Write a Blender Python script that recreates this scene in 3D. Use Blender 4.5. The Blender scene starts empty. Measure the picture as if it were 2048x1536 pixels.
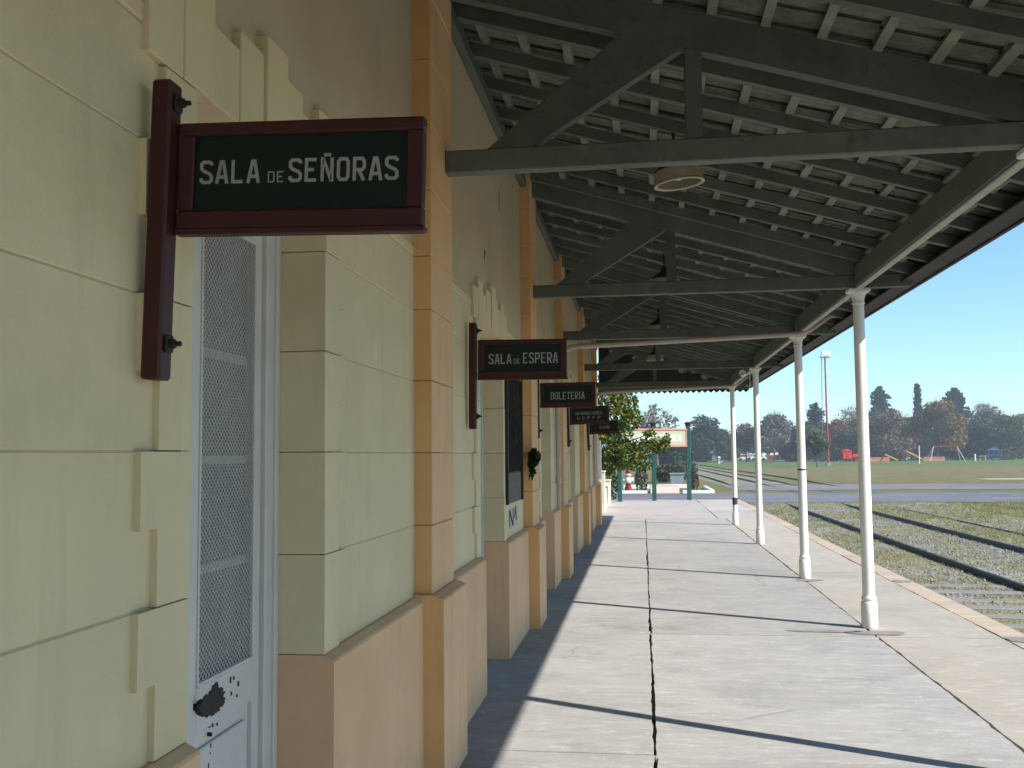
import bpy, bmesh, math, random
from mathutils import Vector, Matrix, noise
R = math.radians
rnd = random.Random(7)
scene = bpy.context.scene
C = scene.collection

# ------------------------------------------------------------ camera, sky, sun, exposure
cam_data = bpy.data.cameras.new('camera')
cam_data.sensor_width = 36.0
cam_data.lens = 36.0 * 1950.0 / 2048.0
cam_data.clip_start = 0.05
cam_data.clip_end = 6000.0
cam = bpy.data.objects.new('camera', cam_data)
C.objects.link(cam)
fwd_cam = Vector((262.0, -140.0, -1950.0)).normalized()       # platform direction seen by the camera
up_cam = Vector((-0.0195, 1.0, 0.0))
up_cam = (up_cam - fwd_cam * up_cam.dot(fwd_cam)).normalized()
right_cam = fwd_cam.cross(up_cam)
M = Matrix(((right_cam.x, fwd_cam.x, up_cam.x), (right_cam.y, fwd_cam.y, up_cam.y), (right_cam.z, fwd_cam.z, up_cam.z)))
cam.matrix_world = Matrix.Translation((0, 0, 1.6)) @ M.transposed().to_4x4()
scene.camera = cam

SUN_H = Vector((0.894, -0.447))
SUN_EL = R(39.8)
world = bpy.data.worlds.new('World')
scene.world = world
world.use_nodes = True
wn = world.node_tree
sky = wn.nodes.new('ShaderNodeTexSky')
sky.sky_type = 'NISHITA'
sky.sun_disc = False
sky.sun_elevation = SUN_EL
sky.sun_rotation = math.atan2(SUN_H.x, SUN_H.y)
sky.air_density = 1.0
sky.dust_density = 0.05
sky.ozone_density = 1.0
bg = wn.nodes['Background']
bg.inputs[1].default_value = 0.112
tint = wn.nodes.new('ShaderNodeMix'); tint.data_type = 'RGBA'; tint.blend_type = 'MULTIPLY'
tint.inputs[0].default_value = 1.0; tint.inputs[7].default_value = (0.69, 0.945, 1.08, 1.0)
wn.links.new(sky.outputs[0], tint.inputs[6]); wn.links.new(tint.outputs[2], bg.inputs[0])

sd = bpy.data.lights.new('sun', 'SUN')
sd.energy = 5.0
sd.angle = R(0.53)
sd.color = (1.0, 0.935, 0.83)
sun = bpy.data.objects.new('sun', sd)
C.objects.link(sun)
sdir = Vector((SUN_H.x * math.cos(SUN_EL), SUN_H.y * math.cos(SUN_EL), math.sin(SUN_EL)))
sun.rotation_euler = sdir.to_track_quat('Z', 'Y').to_euler()
sun.location = (20, -10, 25)

vs = scene.view_settings
vs.view_transform = 'Standard'
vs.look = 'None'
vs.exposure = 0.75
vs.gamma = 1.0
vs.use_curve_mapping = False
scene.cycles.use_denoising = True
scene.cycles.max_bounces = 8
scene.cycles.diffuse_bounces = 4
scene.cycles.use_adaptive_sampling = True
scene.cycles.adaptive_threshold = 0.02

# ------------------------------------------------------------ materials
MATS = {}
def nd(nt, t, **kw):
    n = nt.nodes.new(t)
    for k, v in kw.items():
        if k in n.inputs: n.inputs[k].default_value = v
        else: setattr(n, k, v)
    return n
def c4(c): return (c[0], c[1], c[2], 1.0)
def ramp(nt, fac, stops):
    r = nt.nodes.new('ShaderNodeValToRGB')
    e = r.color_ramp.elements
    while len(e) > 1: e.remove(e[-1])
    e[0].position = stops[0][0]; e[0].color = c4(stops[0][1])
    for p, c in stops[1:]:
        x = e.new(p); x.color = c4(c)
    nt.links.new(fac, r.inputs[0])
    return r.outputs[0]
def mixc(nt, fac, a, b, mode='MIX'):
    m = nt.nodes.new('ShaderNodeMix'); m.data_type = 'RGBA'; m.blend_type = mode
    for sock, val in ((m.inputs[0], fac), (m.inputs[6], a), (m.inputs[7], b)):
        if isinstance(val, (int, float)): sock.default_value = val
        elif isinstance(val, tuple): sock.default_value = c4(val)
        else: nt.links.new(val, sock)
    return m.outputs[2]
def noisef(nt, pos, scale, detail=5, rough=0.6, stretch=None):
    if stretch:
        mp = nt.nodes.new('ShaderNodeMapping'); mp.inputs['Scale'].default_value = stretch
        nt.links.new(pos, mp.inputs[0]); pos = mp.outputs[0]
    n = nd(nt, 'ShaderNodeTexNoise', Scale=scale, Detail=detail, Roughness=rough)
    nt.links.new(pos, n.inputs['Vector'])
    return n.outputs[0]
def base(name):
    m = bpy.data.materials.new(name); m.use_nodes = True
    nt = m.node_tree
    g = nt.nodes.new('ShaderNodeNewGeometry')
    return m, nt, nt.nodes['Principled BSDF'], g
def bumpit(nt, b, h, strength, dist=0.01):
    bp = nd(nt, 'ShaderNodeBump', Strength=strength, Distance=dist)
    nt.links.new(h, bp.inputs['Height']); nt.links.new(bp.outputs[0], b.inputs['Normal'])
def mat(name, col, col2=None, scale=3.0, rough=0.8, bump=0.15, bscale=80.0, spec=0.25, metal=0.0,
        drip=None, dirt=None, dscale=9.0, dth=(0.56, 0.75), stretch=None, bdist=0.004, jitter=0.0):
    m, nt, b, g = base(name)
    pos = g.outputs['Position']
    col2 = col2 or tuple(x * 0.82 for x in col)
    c = ramp(nt, noisef(nt, pos, scale, 6, 0.62, stretch), [(0.34, col2), (0.66, col)])
    if dirt:
        f = ramp(nt, noisef(nt, pos, dscale, 8, 0.7), [(dth[0], (0, 0, 0)), (dth[1], (1, 1, 1))])
        c = mixc(nt, f, c, dirt)
    if drip:
        f = ramp(nt, noisef(nt, pos, 5.0, 6, 0.65, (2.2, 2.2, 0.22)), [(0.55, (0, 0, 0)), (0.78, (0.6,) * 3)])
        c = mixc(nt, f, c, drip)
        f = ramp(nt, noisef(nt, pos, 26, 7, 0.8), [(0.66, (0, 0, 0)), (0.72, (0.7,) * 3)])
        c = mixc(nt, f, c, tuple(x * 0.8 for x in drip))
    if jitter:
        oi = nt.nodes.new('ShaderNodeObjectInfo')
        f = ramp(nt, oi.outputs['Random'], [(0, (1 - jitter,) * 3), (1, (1 + jitter,) * 3)])
        c = mixc(nt, 1.0, c, f, 'MULTIPLY')
    nt.links.new(c, b.inputs['Base Color'])
    b.inputs['Roughness'].default_value = rough
    b.inputs['Specular IOR Level'].default_value = spec
    b.inputs['Metallic'].default_value = metal
    if bump: bumpit(nt, b, noisef(nt, pos, bscale, 5, 0.65), bump, bdist)
    MATS[name] = m
    return m
def concrete(name, a, bcol, tint, flecks=True):
    m, nt, b, g = base(name)
    pos = g.outputs['Position']
    c = ramp(nt, noisef(nt, pos, 0.9, 7, 0.62), [(0.3, bcol), (0.7, a)])
    st = ramp(nt, noisef(nt, pos, 2.6, 8, 0.7, (0.7, 2.6, 1)), [(0.46, (0, 0, 0)), (0.70, (1, 1, 1))])
    c = mixc(nt, st, c, tint)
    fine = ramp(nt, noisef(nt, pos, 95, 3, 0.7), [(0.3, (0.86,) * 3), (0.7, (1.1,) * 3)])
    c = mixc(nt, 1.0, c, fine, 'MULTIPLY')
    wear = ramp(nt, noisef(nt, pos, 5.5, 9, 0.75, (1.0, 3.5, 1)), [(0.53, (0, 0, 0)), (0.68, (0.75,) * 3)])
    c = mixc(nt, wear, c, tuple(min(1, x * 1.42) for x in a))
    dk = ramp(nt, noisef(nt, pos, 1.7, 9, 0.72), [(0.55, (0, 0, 0)), (0.74, (0.65,) * 3)])
    c = mixc(nt, dk, c, tuple(x * 0.66 for x in bcol))
    crk = nd(nt, 'ShaderNodeTexVoronoi', Scale=0.55); crk.feature = 'DISTANCE_TO_EDGE'
    wv = noisef(nt, pos, 3.0, 6, 0.6); ap = nt.nodes.new('ShaderNodeVectorMath'); ap.operation = 'MULTIPLY_ADD'
    nt.links.new(wv, ap.inputs[0]); ap.inputs[1].default_value = (0.5, 0.5, 0); nt.links.new(pos, ap.inputs[2]); nt.links.new(ap.outputs[0], crk.inputs['Vector'])
    ck = ramp(nt, crk.outputs['Distance'], [(0.002, (0.5,) * 3), (0.006, (0, 0, 0))])
    ck = mixc(nt, 1.0, ck, ramp(nt, noisef(nt, pos, 0.45, 2), [(0.55, (0, 0, 0)), (0.62, (1, 1, 1))]), 'MULTIPLY')
    c = mixc(nt, ck, c, tuple(x * 0.45 for x in bcol))
    if flecks:
        v = nd(nt, 'ShaderNodeTexVoronoi', Scale=7.0); nt.links.new(pos, v.inputs['Vector'])
        sp = ramp(nt, v.outputs['Distance'], [(0.045, (1, 1, 1)), (0.075, (0, 0, 0))])
        nm = ramp(nt, noisef(nt, pos, 1.3, 3), [(0.42, (0, 0, 0)), (0.58, (0.95,) * 3)])
        c = mixc(nt, mixc(nt, 1.0, sp, nm, 'MULTIPLY'), c, (0.62, 0.62, 0.6))
    big = ramp(nt, noisef(nt, pos, 0.42, 5, 0.6), [(0.52, (0, 0, 0)), (0.68, (0.42,) * 3)])
    c = mixc(nt, big, c, tuple(x * 0.72 for x in bcol))
    oi = nt.nodes.new('ShaderNodeObjectInfo')
    c = mixc(nt, 1.0, c, ramp(nt, oi.outputs['Random'], [(0, (0.93,) * 3), (1, (1.05,) * 3)]), 'MULTIPLY')
    nt.links.new(c, b.inputs['Base Color'])
    b.inputs['Roughness'].default_value = 0.86
    b.inputs['Specular IOR Level'].default_value = 0.3
    bumpit(nt, b, noisef(nt, pos, 38, 8, 0.75), 0.35, 0.006)
    MATS[name] = m
def leafmat(name, cols, clump=0.5, trans=0.3, cscale=0.5):
    m, nt, b, g = base(name)
    pos = g.outputs['Position']
    mx = nt.nodes.new('ShaderNodeMix'); mx.data_type = 'FLOAT'
    mx.inputs[0].default_value = clump
    nt.links.new(g.outputs['Random Per Island'], mx.inputs[2])
    f2 = ramp(nt, noisef(nt, pos, cscale, 3), [(0.3, (0, 0, 0)), (0.7, (1, 1, 1))])
    nt.links.new(f2, mx.inputs[3])
    n = len(cols)
    c = ramp(nt, mx.outputs[0], [(0.12 + 0.76 * i / max(1, n - 1), cols[i]) for i in range(n)])
    d = nt.nodes.new('ShaderNodeBsdfDiffuse'); t = nt.nodes.new('ShaderNodeBsdfTranslucent')
    nt.links.new(c, d.inputs[0]); nt.links.new(c, t.inputs[0])
    ms = nt.nodes.new('ShaderNodeMixShader'); ms.inputs[0].default_value = trans
    nt.links.new(d.outputs[0], ms.inputs[1]); nt.links.new(t.outputs[0], ms.inputs[2])
    nt.links.new(ms.outputs[0], nt.nodes['Material Output'].inputs['Surface'])
    nt.nodes.remove(b)
    MATS[name] = m

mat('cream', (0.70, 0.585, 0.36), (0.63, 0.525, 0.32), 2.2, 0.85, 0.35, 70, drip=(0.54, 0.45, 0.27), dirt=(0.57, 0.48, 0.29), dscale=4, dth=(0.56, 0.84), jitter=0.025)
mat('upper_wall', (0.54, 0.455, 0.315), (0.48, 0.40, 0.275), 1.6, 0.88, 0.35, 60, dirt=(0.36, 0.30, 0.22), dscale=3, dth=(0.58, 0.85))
mat('orange', (0.72, 0.425, 0.185), (0.65, 0.37, 0.155), 2.5, 0.85, 0.35, 70, drip=(0.50, 0.29, 0.13), dirt=(0.55, 0.33, 0.16), dscale=6, dth=(0.6, 0.85), jitter=0.04)
mat('peach', (0.74, 0.465, 0.265), (0.66, 0.405, 0.225), 2.0, 0.85, 0.35, 70, drip=(0.46, 0.31, 0.21), dirt=(0.52, 0.36, 0.25), dscale=5, dth=(0.56, 0.82))
mat('pier_cream', (0.70, 0.64, 0.50), (0.60, 0.54, 0.41), 3, 0.85, 0.4, 50, drip=(0.45, 0.38, 0.27), dirt=(0.42, 0.35, 0.25), dscale=4, dth=(0.55, 0.75))
mat('white_paint', (0.61, 0.575, 0.52), (0.54, 0.51, 0.465), 4, 0.5, 0.12, 40, 0.4, dirt=(0.40, 0.40, 0.38), dscale=14, dth=(0.66, 0.8))
mat('column_white', (0.80, 0.79, 0.75), (0.72, 0.71, 0.66), 4, 0.5, 0.2, 50, 0.4, dirt=(0.22, 0.17, 0.13), dscale=16, dth=(0.71, 0.76))
mat('roof_paint', (0.135, 0.160, 0.132), (0.090, 0.107, 0.089), 4, 0.7, 0.5, 45, 0.3, dirt=(0.045, 0.043, 0.036), dscale=8, dth=(0.54, 0.8), jitter=0.14)
mat('batten_paint', (0.245, 0.275, 0.22), (0.18, 0.205, 0.165), 8, 0.75, 0.3, 60, 0.25, jitter=0.1)
mat('lit_underside_paint', (0.42, 0.43, 0.38), (0.35, 0.36, 0.32), 8, 0.7, 0.2, 60, 0.25)  # pale tone carries the bounce light under the plate beams
mat('rust_strap', (0.10, 0.085, 0.07), (0.05, 0.04, 0.035), 20, 0.9, 0.3, 60)
mat('tile_under', (0.20, 0.222, 0.175), (0.125, 0.14, 0.11), 7, 0.9, 0.4, 50, 0.2, dirt=(0.055, 0.05, 0.04), dscale=12, dth=(0.55, 0.75), jitter=0.16)
mat('fascia_paint', (0.04, 0.043, 0.045), (0.03, 0.032, 0.034), 5, 0.6, 0.2, 50)
mat('pipe_paint', (0.50, 0.44, 0.385), (0.43, 0.37, 0.32), 6, 0.6, 0.15, 50, dirt=(0.30, 0.12, 0.09), dscale=7, dth=(0.6, 0.75))
mat('maroon', (0.060, 0.014, 0.012), (0.045, 0.010, 0.009), 9, 0.5, 0.25, 70, 0.35, dirt=(0.18, 0.14, 0.12), dscale=22, dth=(0.73, 0.78))
mat('sign_green', (0.005, 0.013, 0.009), (0.0035, 0.009, 0.0065), 6, 0.45, 0.1, 60, 0.3)
mat('letter_white', (0.36, 0.36, 0.33), (0.29, 0.29, 0.265), 18, 0.6, 0.0, dirt=(0.10, 0.11, 0.10), dscale=70, dth=(0.62, 0.72))
mat('iron_black', (0.015, 0.015, 0.015), (0.025, 0.02, 0.016), 20, 0.6, 0.3, 90, 0.3)
mat('glass_dull', (0.30, 0.30, 0.285), (0.22, 0.225, 0.215), 3, 0.25, 0.0, spec=0.5)
mat('wire', (0.52, 0.51, 0.49), (0.45, 0.44, 0.42), 10, 0.5, 0.0)
mat('lamp_dark', (0.03, 0.04, 0.035), None, 5, 0.4, 0.1)
mat('lamp_cream', (0.34, 0.30, 0.23), (0.28, 0.245, 0.185), 9, 0.5, 0.1)
mat('lamp_rim', (0.50, 0.46, 0.37), None, 9, 0.5, 0.0)
mat('weathered_board', (0.040, 0.034, 0.030), (0.020, 0.017, 0.016), 9, 1.0, 0.4, 60, 0.0, dirt=(0.085, 0.075, 0.07), dscale=14, dth=(0.52, 0.7), stretch=(1, 1, 0.15))
mat('paper_grey', (0.21, 0.175, 0.15), (0.16, 0.135, 0.115), 14, 0.95, 0.1, 80, 0.05, dirt=(0.07, 0.06, 0.06), dscale=30)
mat('paper_white', (0.55, 0.53, 0.45), None, 14, 0.9, 0.1)
mat('graffiti', (0.03, 0.028, 0.027), None, 14, 0.9, 0.0)
concrete('concrete', (0.36, 0.355, 0.352), (0.28, 0.277, 0.277), (0.385, 0.373, 0.362))
concrete('concrete_outer', (0.40, 0.378, 0.345), (0.33, 0.308, 0.28), (0.42, 0.365, 0.305), False)
concrete('concrete_coping', (0.45, 0.365, 0.285), (0.36, 0.30, 0.24), (0.46, 0.40, 0.335), False)
concrete('concrete_far', (0.43, 0.395, 0.375), (0.37, 0.34, 0.325), (0.46, 0.405, 0.37), False)
mat('joint_dirt', (0.07, 0.06, 0.05), (0.035, 0.03, 0.026), 12, 0.95, 0.5, 60)
mat('rail_steel', (0.020, 0.022, 0.028), (0.012, 0.012, 0.015), 8, 0.5, 0.2, 50, 0.35)
mat('sleeper_wood', (0.27, 0.26, 0.25), (0.17, 0.16, 0.15), 5, 0.95, 0.6, 40, stretch=(1, 7, 1))
mat('asphalt', (0.165, 0.165, 0.185), (0.10, 0.105, 0.125), 0.35, 0.9, 0.4, 25, dirt=(0.21, 0.20, 0.20), dscale=0.8, dth=(0.5, 0.7), stretch=(0.25, 1, 1))
mat('asphalt_pale', (0.20, 0.195, 0.21), (0.14, 0.14, 0.155), 0.4, 0.9, 0.4, 25, dirt=(0.13, 0.13, 0.10), dscale=0.7, dth=(0.5, 0.66), stretch=(0.2, 1, 1))
mat('stone_grey', (0.31, 0.31, 0.315), (0.18, 0.18, 0.185), 14, 0.95, 0.3, 60)
mat('post_green', (0.03, 0.105, 0.085), (0.022, 0.075, 0.062), 6, 0.5, 0.1)
mat('board_green', (0.40, 0.44, 0.30), (0.36, 0.40, 0.27), 3, 0.6, 0.05)
mat('board_pink', (0.55, 0.26, 0.22), (0.48, 0.22, 0.19), 5, 0.6, 0.05)
mat('bright_white', (0.85, 0.85, 0.82), (0.76, 0.76, 0.72), 6, 0.6, 0.05)
mat('bench_tan', (0.56, 0.47, 0.42), (0.49, 0.41, 0.36), 4, 0.8, 0.2)
mat('planter_grey', (0.25, 0.29, 0.32), (0.20, 0.24, 0.26), 4, 0.8, 0.2)
mat('red_paint', (0.30, 0.03, 0.03), None, 5, 0.5, 0.05)
mat('bright_red', (0.75, 0.03, 0.025), None, 2, 0.5, 0.0)
mat('mast_red', (0.36, 0.05, 0.05), None, 2, 0.5, 0.0)
mat('yellow_paint', (0.66, 0.42, 0.06), None, 2, 0.5, 0.0)
mat('orange_wall', (0.60, 0.22, 0.10), None, 1, 0.7, 0.0)
mat('tan_wall', (0.66, 0.42, 0.24), None, 1, 0.7, 0.0)
mat('blue_paint', (0.05, 0.14, 0.30), None, 2, 0.5, 0.0)
mat('teal_paint', (0.04, 0.20, 0.18), None, 2, 0.5, 0.0)
mat('shed_blue', (0.16, 0.20, 0.25), None, 1, 0.8, 0.0)
mat('brick_red', (0.26, 0.09, 0.09), None, 1, 0.8, 0.0)
mat('roof_red', (0.30, 0.12, 0.08), None, 1, 0.8, 0.0)
mat('window_dark', (0.03, 0.035, 0.04), None, 1, 0.2, 0.0, spec=0.5)
mat('tyre', (0.02, 0.02, 0.02), None, 1, 0.8, 0.0)
mat('bark', (0.13, 0.105, 0.085), (0.08, 0.065, 0.055), 6, 0.95, 0.5, 30)
mat('bark_grey', (0.20, 0.18, 0.175), (0.14, 0.125, 0.12), 6, 0.95, 0.3, 30)
leafmat('leaf_near', [(0.018, 0.045, 0.014), (0.04, 0.085, 0.022), (0.085, 0.125, 0.03), (0.15, 0.165, 0.04), (0.30, 0.25, 0.04)], 0.45, 0.35, 1.1)
leafmat('leaf_darkgreen', [(0.014, 0.036, 0.022), (0.030, 0.066, 0.036), (0.054, 0.102, 0.054)], 0.4, 0.2, 0.6)
leafmat('leaf_conifer', [(0.016, 0.039, 0.034), (0.029, 0.065, 0.055), (0.046, 0.091, 0.072)], 0.4, 0.15, 0.5)
leafmat('leaf_olive', [(0.046, 0.065, 0.026), (0.098, 0.117, 0.046), (0.169, 0.163, 0.065)], 0.45, 0.25, 0.5)
leafmat('leaf_brown', [(0.074, 0.068, 0.047), (0.149, 0.115, 0.068), (0.230, 0.169, 0.095)], 0.45, 0.25, 0.5)
leafmat('leaf_autumn', [(0.075, 0.069, 0.027), (0.188, 0.131, 0.037), (0.325, 0.188, 0.050)], 0.5, 0.25, 0.5)
leafmat('leaf_grey', [(0.081, 0.088, 0.068), (0.149, 0.142, 0.115), (0.230, 0.203, 0.169)], 0.45, 0.25, 0.5)
leafmat('leaf_rust', [(0.120, 0.060, 0.036), (0.216, 0.108, 0.060), (0.288, 0.156, 0.084)], 0.45, 0.25, 0.5)
leafmat('leaf_pale', [(0.18, 0.16, 0.15), (0.24, 0.21, 0.20), (0.30, 0.26, 0.25)], 0.45, 0.25, 0.5)
leafmat('leaf_hedge', [(0.03, 0.045, 0.025), (0.07, 0.085, 0.05), (0.12, 0.125, 0.08)], 0.35, 0.2, 1.5)
leafmat('leaf_reddish', [(0.04, 0.025, 0.02), (0.09, 0.05, 0.035), (0.14, 0.08, 0.05)], 0.4, 0.2, 1.5)
leafmat('grass_blade', [(0.13, 0.16, 0.06), (0.24, 0.25, 0.10), (0.36, 0.33, 0.17), (0.46, 0.41, 0.26)], 0.5, 0.3, 0.7)
leafmat('flower_green', [(0.01, 0.03, 0.01), (0.03, 0.07, 0.02)], 0.3, 0.2)
leafmat('flower_red', [(0.16, 0.02, 0.02), (0.30, 0.05, 0.05)], 0.3, 0.2)

def ground_mat():
    m, nt, b, g = base('ground_grass')
    pos = g.outputs['Position']
    sx = nt.nodes.new('ShaderNodeSeparateXYZ'); nt.links.new(pos, sx.inputs[0])
    ad = nt.nodes.new('ShaderNodeMath'); ad.operation = 'MULTIPLY_ADD'
    nz = noisef(nt, pos, 0.06, 5); nt.links.new(nz, ad.inputs[0]); ad.inputs[1].default_value = 70
    nt.links.new(sx.outputs[1], ad.inputs[2])
    mr = nd(nt, 'ShaderNodeMapRange'); mr.inputs[1].default_value = 135; mr.inputs[2].default_value = 175
    nt.links.new(ad.outputs[0], mr.inputs[0])
    dry = ramp(nt, noisef(nt, pos, 0.7, 8, 0.72), [(0.3, (0.115, 0.115, 0.052)), (0.5, (0.175, 0.165, 0.08)), (0.7, (0.25, 0.215, 0.135))])
    grn = ramp(nt, noisef(nt, pos, 0.5, 8, 0.7), [(0.3, (0.075, 0.125, 0.042)), (0.7, (0.125, 0.180, 0.065))])
    c = mixc(nt, mr.outputs[0], dry, grn)
    bare = ramp(nt, noisef(nt, pos, 0.28, 6, 0.65), [(0.56, (0, 0, 0)), (0.70, (0.7,) * 3)])
    c = mixc(nt, bare, c, (0.20, 0.175, 0.13))
    nt.links.new(c, b.inputs['Base Color'])
    b.inputs['Roughness'].default_value = 1.0; b.inputs['Specular IOR Level'].default_value = 0.05
    bumpit(nt, b, noisef(nt, pos, 9, 9, 0.8), 0.8, 0.12)
    MATS['ground_grass'] = m
ground_mat()
def bed_mat():
    m, nt, b, g = base('gravel_bed')
    pos = g.outputs['Position']
    v = nd(nt, 'ShaderNodeTexVoronoi', Scale=24.0); nt.links.new(pos, v.inputs['Vector'])
    st = ramp(nt, v.outputs['Color'], [(0.15, (0.20, 0.20, 0.205)), (0.55, (0.30, 0.30, 0.305)), (0.9, (0.42, 0.415, 0.41))])
    gr = ramp(nt, noisef(nt, pos, 12, 6, 0.75), [(0.3, (0.13, 0.135, 0.07)), (0.7, (0.27, 0.25, 0.16))])
    f = ramp(nt, noisef(nt, pos, 0.85, 7, 0.7, (1, 0.5, 1)), [(0.35, (0.2,) * 3), (0.55, (1.0,) * 3)])
    c = mixc(nt, f, st, gr)
    nt.links.new(c, b.inputs['Base Color'])
    b.inputs['Roughness'].default_value = 1.0; b.inputs['Specular IOR Level'].default_value = 0.1
    bumpit(nt, b, v.outputs['Distance'], 0.8, 0.03)
    MATS['gravel_bed'] = m
bed_mat()

# ------------------------------------------------------------ mesh helpers
class MB:
    def __init__(s): s.v = []; s.f = []
    def add(s, vs_, fs_):
        o = len(s.v); s.v += [tuple(p) for p in vs_]; s.f += [tuple(i + o for i in f) for f in fs_]; return s
    def box(s, x0, x1, y0, y1, z0, z1):
        return s.add([(x0, y0, z0), (x1, y0, z0), (x1, y1, z0), (x0, y1, z0), (x0, y0, z1), (x1, y0, z1), (x1, y1, z1), (x0, y1, z1)],
                     [(3, 2, 1, 0), (4, 5, 6, 7), (0, 1, 5, 4), (1, 2, 6, 5), (2, 3, 7, 6), (3, 0, 4, 7)])
    def cbox(s, x0, x1, y0, y1, z0, z1, b=0.005):
        cx, cy, cz = (x0 + x1) / 2, (y0 + y1) / 2, (z0 + z1) / 2
        hx, hy, hz = (x1 - x0) / 2, (y1 - y0) / 2, (z1 - z0) / 2
        b = min(b, hx * .9, hy * .9, hz * .9)
        V = []; I = {}
        for sx in (-1, 1):
            for sy in (-1, 1):
                for sz in (-1, 1):
                    for a in range(3):
                        I[(sx, sy, sz, a)] = len(V)
                        V.append((cx + sx * (hx - (b if a != 0 else 0)), cy + sy * (hy - (b if a != 1 else 0)), cz + sz * (hz - (b if a != 2 else 0))))
        F = []
        for q in (-1, 1):
            F.append(tuple(I[(q, y, z, 0)] for y, z in ((-1, -1), (1, -1), (1, 1), (-1, 1))))
            F.append(tuple(I[(x, q, z, 1)] for x, z in ((-1, -1), (1, -1), (1, 1), (-1, 1))))
            F.append(tuple(I[(x, y, q, 2)] for x, y in ((-1, -1), (1, -1), (1, 1), (-1, 1))))
        for p in (-1, 1):
            for q in (-1, 1):
                F.append((I[(p, q, -1, 0)], I[(p, q, 1, 0)], I[(p, q, 1, 1)], I[(p, q, -1, 1)]))
                F.append((I[(p, -1, q, 0)], I[(p, 1, q, 0)], I[(p, 1, q, 2)], I[(p, -1, q, 2)]))
                F.append((I[(-1, p, q, 1)], I[(1, p, q, 1)], I[(1, p, q, 2)], I[(-1, p, q, 2)]))
        for sx in (-1, 1):
            for sy in (-1, 1):
                for sz in (-1, 1): F.append(tuple(I[(sx, sy, sz, a)] for a in range(3)))
        return s.add(V, F)
    def prism(s, poly, fn, a0, a1):
        n = len(poly)
        V = [fn(p, a0) for p in poly] + [fn(p, a1) for p in poly]
        F = [tuple(range(n)), tuple(range(2 * n - 1, n - 1, -1))]
        F += [(i, i + n, (i + 1) % n + n, (i + 1) % n) for i in range(n)]
        return s.add(V, F)
    def beam(s, p0, p1, w, h, up=(0, 0, 1)):
        p0, p1 = Vector(p0), Vector(p1); d = (p1 - p0).normalized(); up = Vector(up)
        x = d.cross(up)
        if x.length < 1e-5: x = d.cross(Vector((1, 0, 0)))
        x.normalize(); u = x.cross(d).normalized()
        V = [p + x * (a * w / 2) + u * (b * h / 2) for p in (p0, p1) for a, b in ((-1, -1), (1, -1), (1, 1), (-1, 1))]
        return s.add(V, [(0, 1, 2, 3), (7, 6, 5, 4), (0, 4, 5, 1), (1, 5, 6, 2), (2, 6, 7, 3), (3, 7, 4, 0)])
    def tube(s, path, r, seg=10, r1=None, cap=True):
        path = [Vector(p) for p in path]; n = len(path); rings = []
        prev = None
        for i, p in enumerate(path):
            d = (path[min(i + 1, n - 1)] - path[max(i - 1, 0)]).normalized()
            if prev is None:
                x = d.cross(Vector((0, 0, 1)))
                if x.length < 1e-3: x = d.cross(Vector((1, 0, 0)))
            else: x = prev - d * prev.dot(d)
            x.normalize(); prev = x; y = d.cross(x)
            rr = r if r1 is None else r + (r1 - r) * i / (n - 1)
            rings.append([p + (x * math.cos(2 * math.pi * k / seg) + y * math.sin(2 * math.pi * k / seg)) * rr for k in range(seg)])
        V = [q for ring in rings for q in ring]; F = []
        for i in range(n - 1):
            for k in range(seg):
                k2 = (k + 1) % seg
                F.append((i * seg + k, i * seg + k2, (i + 1) * seg + k2, (i + 1) * seg + k))
        if cap: F += [tuple(range(seg)), tuple(range((n - 1) * seg, n * seg))]
        return s.add(V, F)
    def lathe(s, prof, c=(0, 0, 0), seg=20, cap=True):
        V = []; F = []; n = len(prof)
        for r, z in prof:
            for k in range(seg):
                a = 2 * math.pi * k / seg
                V.append((c[0] + r * math.cos(a), c[1] + r * math.sin(a), c[2] + z))
        for i in range(n - 1):
            for k in range(seg):
                k2 = (k + 1) % seg
                F.append((i * seg + k, i * seg + k2, (i + 1) * seg + k2, (i + 1) * seg + k))
        if cap: F += [tuple(range(seg)), tuple(range((n - 1) * seg, n * seg))]
        return s.add(V, F)
    def strip(s, pts, w, fn, closed=False):
        n = len(pts); L = []; Rr = []
        for i in range(n):
            p = Vector(pts[i])
            a = Vector(pts[(i - 1) % n]) if (closed or i > 0) else None
            b = Vector(pts[(i + 1) % n]) if (closed or i < n - 1) else None
            d0 = (p - a).normalized() if a is not None else (b - p).normalized()
            d1 = (b - p).normalized() if b is not None else d0
            t = (d0 + d1).normalized(); nrm = Vector((-t.y, t.x))
            k = max(0.5, nrm.dot(Vector((-d0.y, d0.x))))
            L.append(p + nrm * (w / 2 / k)); Rr.append(p - nrm * (w / 2 / k))
        V = [fn(q) for q in L] + [fn(q) for q in Rr]
        m = n if closed else n - 1
        return s.add(V, [(i, (i + 1) % n, n + (i + 1) % n, n + i) for i in range(m)])
    def mesh(s, name, m, smooth=None):
        me = bpy.data.meshes.new(name)
        me.from_pydata(s.v, [], s.f)
        me.materials.append(MATS[m])
        if smooth is not None:
            me.polygons.foreach_set('use_smooth', [True] * len(me.polygons))
            me.set_sharp_from_angle(angle=R(smooth))
        me.update()
        return me
    def build(s, name, m, parent=None, smooth=None):
        return link(name, s.mesh(name, m, smooth), parent)
def link(name, me, parent=None):
    o = bpy.data.objects.new(name, me); C.objects.link(o)
    if parent is not None:
        o.parent = parent
        if parent.type == 'EMPTY': o.matrix_parent_inverse = Matrix.Translation(-parent.location)
    return o
def part(name, loc=(0, 0, 0), parent=None):
    """an empty that groups sub-parts inside a thing"""
    o = bpy.data.objects.new(name, None); o.empty_display_size = 0.1; C.objects.link(o); o.location = loc
    if parent is not None:
        o.parent = parent; o.matrix_parent_inverse = Matrix.Translation(-parent.location)
    return o
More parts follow.
